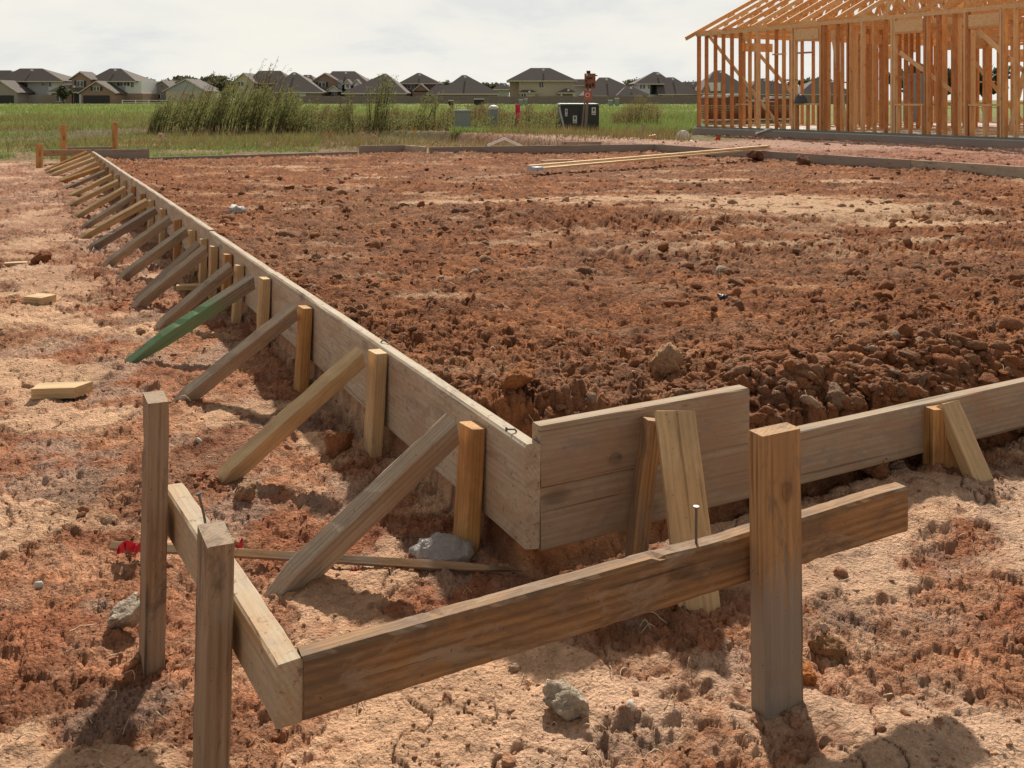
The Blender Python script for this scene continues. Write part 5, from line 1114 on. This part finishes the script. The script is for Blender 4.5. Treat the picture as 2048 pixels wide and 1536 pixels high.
h = House(675, 'two storey brick house with white dormers and front gable', HY); h.wall(622, 680, 166, 0, 9, M['brickw']); h.gable(620, 682, 166, 650, 148, 0, 9, M['brickw']); h.win(637, 651, 164, 174, 0, True); h.hip(640, 735, 165, 141, 657, 702, 1, 12); h.wall(680, 730, 166, 2, 11, M['brickg'])
h.gable(690, 704, 170, 697, 161, -1, 3, M['trim']); h.wall(691, 703, 170, -1, 1, M['trim'], 178); h.win(694.5, 699.5, 167, 176, -1); h.gable(708, 722, 170, 715, 161, -1, 3, M['trim']); h.wall(709, 721, 170, -1, 1, M['trim'], 176); h.gable(656, 686, 184, 671, 174, -2, 2, M['trim']); h.win(666, 677, 184, 190, -1.5); h.wall(676, 684, 160, -.3, 2, M['wallgrey'], 180); h.win(676, 681, 164, 169, -.35)
h = House(750, 'single storey hip roofed house behind the tallest weed stalks', HY-6); h.hip(684, 815, 186, 146, 762, 767, -1, 14); h.wall(694, 808, 186, 0, 13, M['brickg']); h.win(720, 735, 189, 199, 0)
h = House(835, 'two storey brick house with pyramid roof behind the middle weeds', HY+3); h.wall(803, 872, 166, 1, 9, M['brickw']); h.hip(797, 880, 166, 145, 832, 838, 0, 10, M['roof2']); h.win(814, 828, 168, 178, 1); h.wall(828, 880, 184, -3, 2, M['brickw']); h.gable(832, 858, 182, 845, 170, -3, 3, M['brickw'])
h = House(925, 'single storey house with wide dark pyramid roof and ridge vent', HY-6); h.hip(874, 1001, 187, 149, 922, 930, -1, 15); h.wall(862, 992, 187, 0, 13, M['brickg']); h.hip(850, 930, 187, 169, 868, 915, 2, 12, M['roof2']); h.win(900, 912, 191, 199, 0)
h = House(1005, 'small distant roof left of the tan two storey house', HY+30); h.hip(985, 1022, 178, 166, 1000, 1012, 0, 10, M['roof2']); h.wall(988, 1018, 178, 1, 9, M['wallgrey'])
h = House(1085, 'large tan two storey house with two small porch roofs', HY); h.wall(1019, 1038, 161, 3, 10, M['walltan']); h.wall(1038, 1148, 161, 0, 10, M['walltan']); h.hip(1013, 1154, 161, 135, 1062, 1101, -1, 11); h.win(1078, 1087, 162, 176, 0)
h.hip(1037, 1074, 185, 180, 1045, 1064, -2, 1); h.wall(1040, 1070, 185, -1.8, 0, M['walltan']); h.win(1042, 1052, 187, 194, -1.8); h.hip(1113, 1152, 185, 177, 1130, 1135, -3, 1); h.wall(1120, 1123, 185, -2.8, -2.4, M['trim']); h.wall(1144, 1147, 185, -2.8, -2.4, M['trim']); h.wall(1123, 1146, 187, -.3, 0, M['walltan'])
h = House(1165, 'distant roof strip behind the sign post', HY+12); h.hip(1140, 1195, 170, 158, 1150, 1185, 0, 10, M['roof2']); h.wall(1142, 1192, 170, 1, 9, M['wallgrey'])
h = House(1235, 'single storey house with wide hip roof right of the sign post', HY-5); h.hip(1168, 1298, 191, 154, 1202, 1222, -1, 15); h.wall(1176, 1290, 191, 0, 13, M['brickg']); h.hip(1230, 1298, 191, 172, 1252, 1262, -3, 6, M['roof']); h.win(1205, 1220, 193, 200, 0)
h = House(1320, 'two storey house with pale side and several windows left of frame', HY); h.wall(1275, 1300, 167, 0, 9, M['wallwhite']); h.win(1280, 1284, 168, 178, 0); h.win(1286, 1290, 168, 178, 0); h.win(1296, 1299, 168, 178, 0); h.hip(1268, 1328, 167, 143, 1311, 1319, -.6, 10, M['roof2']); h.hip(1312, 1374, 188, 143, 1317, 1323, -2.2, 13); h.wall(1285, 1392, 189, -1, 9, M['wallgrey']); h.hip(1312, 1400, 188, 154, 1338, 1352, -2, 12, M['roof']); h.wall(1324, 1345, 189, -1.2, 0, M['wallwhite']); h.win(1328, 1341, 191, 197, -1.2)
h = House(1382, 'low roof touching the left edge of the house frame', HY+3); h.hip(1352, 1425, 188, 163, 1372, 1400, 0, 12); h.wall(1356, 1420, 188, 1, 11, M['wallgrey'])
h = House(1448, 'dark roofed house seen through the leftmost studs', HY-4); h.hip(1398, 1510, 186, 139, 1440, 1455, -1, 13); h.wall(1405, 1502, 186, 0, 12, M['wallgrey']); h.wall(1420, 1440, 165, -.5, 3, M['wallwhite'])
h = House(1532, 'brown roofed house seen through the studs left of the first window', HY); h.hip(1488, 1590, 188, 156, 1525, 1540, -1, 13, M['roof2']); h.wall(1495, 1582, 188, 0, 12, M['brickg'])
h = House(1650, 'house glimpsed through the middle of the frame', HY+3); h.hip(1595, 1710, 188, 158, 1640, 1660, -1, 13); h.wall(1602, 1702, 188, 0, 12, M['wallgrey'])
# timber fence in front of the houses
M['fence'] = plain('fence_boards', (.28, .22, .19), .9, .25, 1.5)
root = empty('wooden_fence', (-10, HY-14, .25)); rg = random.Random(9); fY = HY-14
def fx(px): return (px-1024)/F*fY+10
px = 538
while px < 1700:
    w = rg.choice([11, 13, 15]); mb = MB(); x0, x1 = fx(px), fx(px+w); zt_ = 1.07-(192-HOR+rg.uniform(-1, 1.2)-HOR*0)/F*fY-.25; nb = 8
    for k in range(nb): xx = x0+(x1-x0)*(k+.5)/nb; mb.box((xx, rg.uniform(-.02, .02), zt_/2-.2), ((x1-x0)/nb*.93, .04, zt_+.4+rg.uniform(-.03, .03)))
    mb.bar((x0, -.05, zt_*.8), (x1, -.05, zt_*.8), .1, .04); mb.build('fence_panel', M['fence'], root); px += w
tag(root, 'brown board fence running before the houses across the field', 'fence')
root = empty('wooden_fence', ((95-1024)/F*fY, fY, .25)); mb = MB()
for k in range(12): mb.box((-1.5+k*.27, 0, .7), (.25, .04, 1.9))
mb.build('fence_panel', M['fence'], root); tag(root, 'short brown fence beside the leftmost garage', 'fence')
root = empty('white_fence', ((300-1024)/F*fY, fY, .25)); 
mb = MB(); 
for z_ in (.35, .75): mb.bar((-5, 0, z_), (4.6, 0, z_), .09, .05)
mb.build('rails', M['trim'], root)
for k in range(5): mb = MB(); mb.box((-4.9+k*2.35, 0, .35), (.12, .12, .95)); mb.build('post', M['trim'], root)
tag(root, 'low white rail fence left of the tall weeds', 'fence')
for (px, w, h_, m, lb) in ((902, .6, .55, 'black', 'small dark utility box before the fence behind the weeds'), (958, 1.2, .75, 'black', 'dark utility box with light top before the far fence'), (1042, .5, .7, 'util', 'pale green pedestal left one before the far fence'),
                          (1052, .4, .8, 'util', 'pale green pedestal right one before the far fence'), (1221, .55, .65, 'util', 'pale green pedestal right of the transformer, left of a pair'), (1234, .5, .9, 'util', 'taller pale pedestal of a pair right of the transformer')):
    Y = 120; x = (px-1024)/F*Y; root = empty('utility_box', (x, Y, gz(x, Y)+.15)); mb = MB(); mb.box((0, 0, h_/2), (w, w*.8, h_)); mb.build('cabinet', M[m], root, bevel=.04); mb = MB(); mb.box((0, 0, h_+.04), (w*1.06, w*.86, .1)); mb.build('lid', M['trim'], root); tag(root, lb, 'utility box')
# ------------------------------------------------------------ trees
M['tree'] = leaf_mat('tree_leaf', (.045, .050, .030), (.075, .080, .045), (.12, .115, .06)); M['bark'] = plain('bark', (.10, .08, .06), .9, .3)
def tree(px, Y, pyt, w, seed, lb, base=None):
    x = (px-1024)/F*Y; z0 = BZ; top = zz(pyt, Y)-z0; root = empty('tree', (x, Y, z0)); g = np.random.default_rng(seed)
    mb = MB(); mb.tube([(0, 0, -.3), (.05, 0, top*.3), (0, 0, top*.62)], [w*.05, w*.04, w*.02], 7)
    for k in range(5): a = g.uniform(0, 6.28); mb.tube([(0, 0, top*.3+k*top*.05), (math.cos(a)*w*.3, math.sin(a)*w*.3, top*(.55+.05*k))], [w*.025, w*.008], 5)
    mb.build('trunk', M['bark'], root); T = []; n = 1500
    cl = g.normal(size=(14, 3)); cl /= np.linalg.norm(cl, axis=1, keepdims=True); cl = cl*g.uniform(.35, .85, (14, 1))*np.array([w/2, w/2, top*.33])+np.array([0, 0, top*.64])
    c = cl[g.integers(0, 14, n)]+g.normal(size=(n, 3))*np.array([w*.085, w*.085, top*.06]); a = g.normal(size=(n, 3)); a /= np.linalg.norm(a, axis=1, keepdims=True); b = np.cross(a, g.normal(size=(n, 3))); b /= np.linalg.norm(b, axis=1, keepdims=True); L = w*.055*g.uniform(.6, 1.4, (n, 1))
    T = np.stack([c-b*L, c+b*L, c+a*L*1.5], 1).reshape(-1, 3); newobj('crown', np_mesh('crown', T, np.arange(len(T)).reshape(-1, 3)), M['tree'], root); tag(root, lb, 'tree', 'trees around the far houses')
tree(126, HY-16, 170, 3.2, 1, 'small round tree between the two leftmost houses')
for i, (px, Y, pt, w, lb) in enumerate([(133, 300, 152, 10, 'distant tree above the gap right of the leftmost house'), (150, 310, 153, 9, 'distant tree left of the shuttered brick house'), (290, 300, 156, 8, 'distant tree right of the white sided house'),
        (303, 330, 160, 10, 'dark tree behind the small grey gabled house'), (345, 310, 155, 12, 'broad distant tree behind the pale gabled house'), (368, 330, 153, 12, 'distant tree behind the pale gable, left of the antennas'), (400, 320, 156, 12, 'distant tree behind the dense weeds'), (428, 330, 153, 12, 'distant tree left of the tan gable'), (448, 310, 156, 10, 'darker distant tree left of the tan gable'),
        (740, 330, 158, 9, 'distant tree behind the hip roof right of the dormers'), (885, 320, 163, 8, 'distant tree between the pyramid roofed houses'), (982, 310, 164, 9, 'distant tree left of the tan house'), (996, 330, 163, 9, 'distant dark tree closest to the tan house'), (1160, 330, 160, 7, 'distant tree behind the sign'),
        (1268, 300, 156, 7, 'distant round tree left of the pale sided house'), (1258, 330, 164, 8, 'low distant tree right of the wide hip roof'), (1392, 320, 160, 9, 'distant tree at the corner of the frame'), (1560, 300, 158, 12, 'tree seen through the studs of the frame'), (1640, 300, 158, 14, 'second tree seen through the frame'),
        (1850, 110, 128, 8, 'tall dark tree seen through the middle window opening'), (1945, 115, 130, 8, 'tall dark tree behind the right part of the frame')]):
    tree(px, Y, pt, w, 20+i, lb)
print('objects', len(bpy.data.objects))
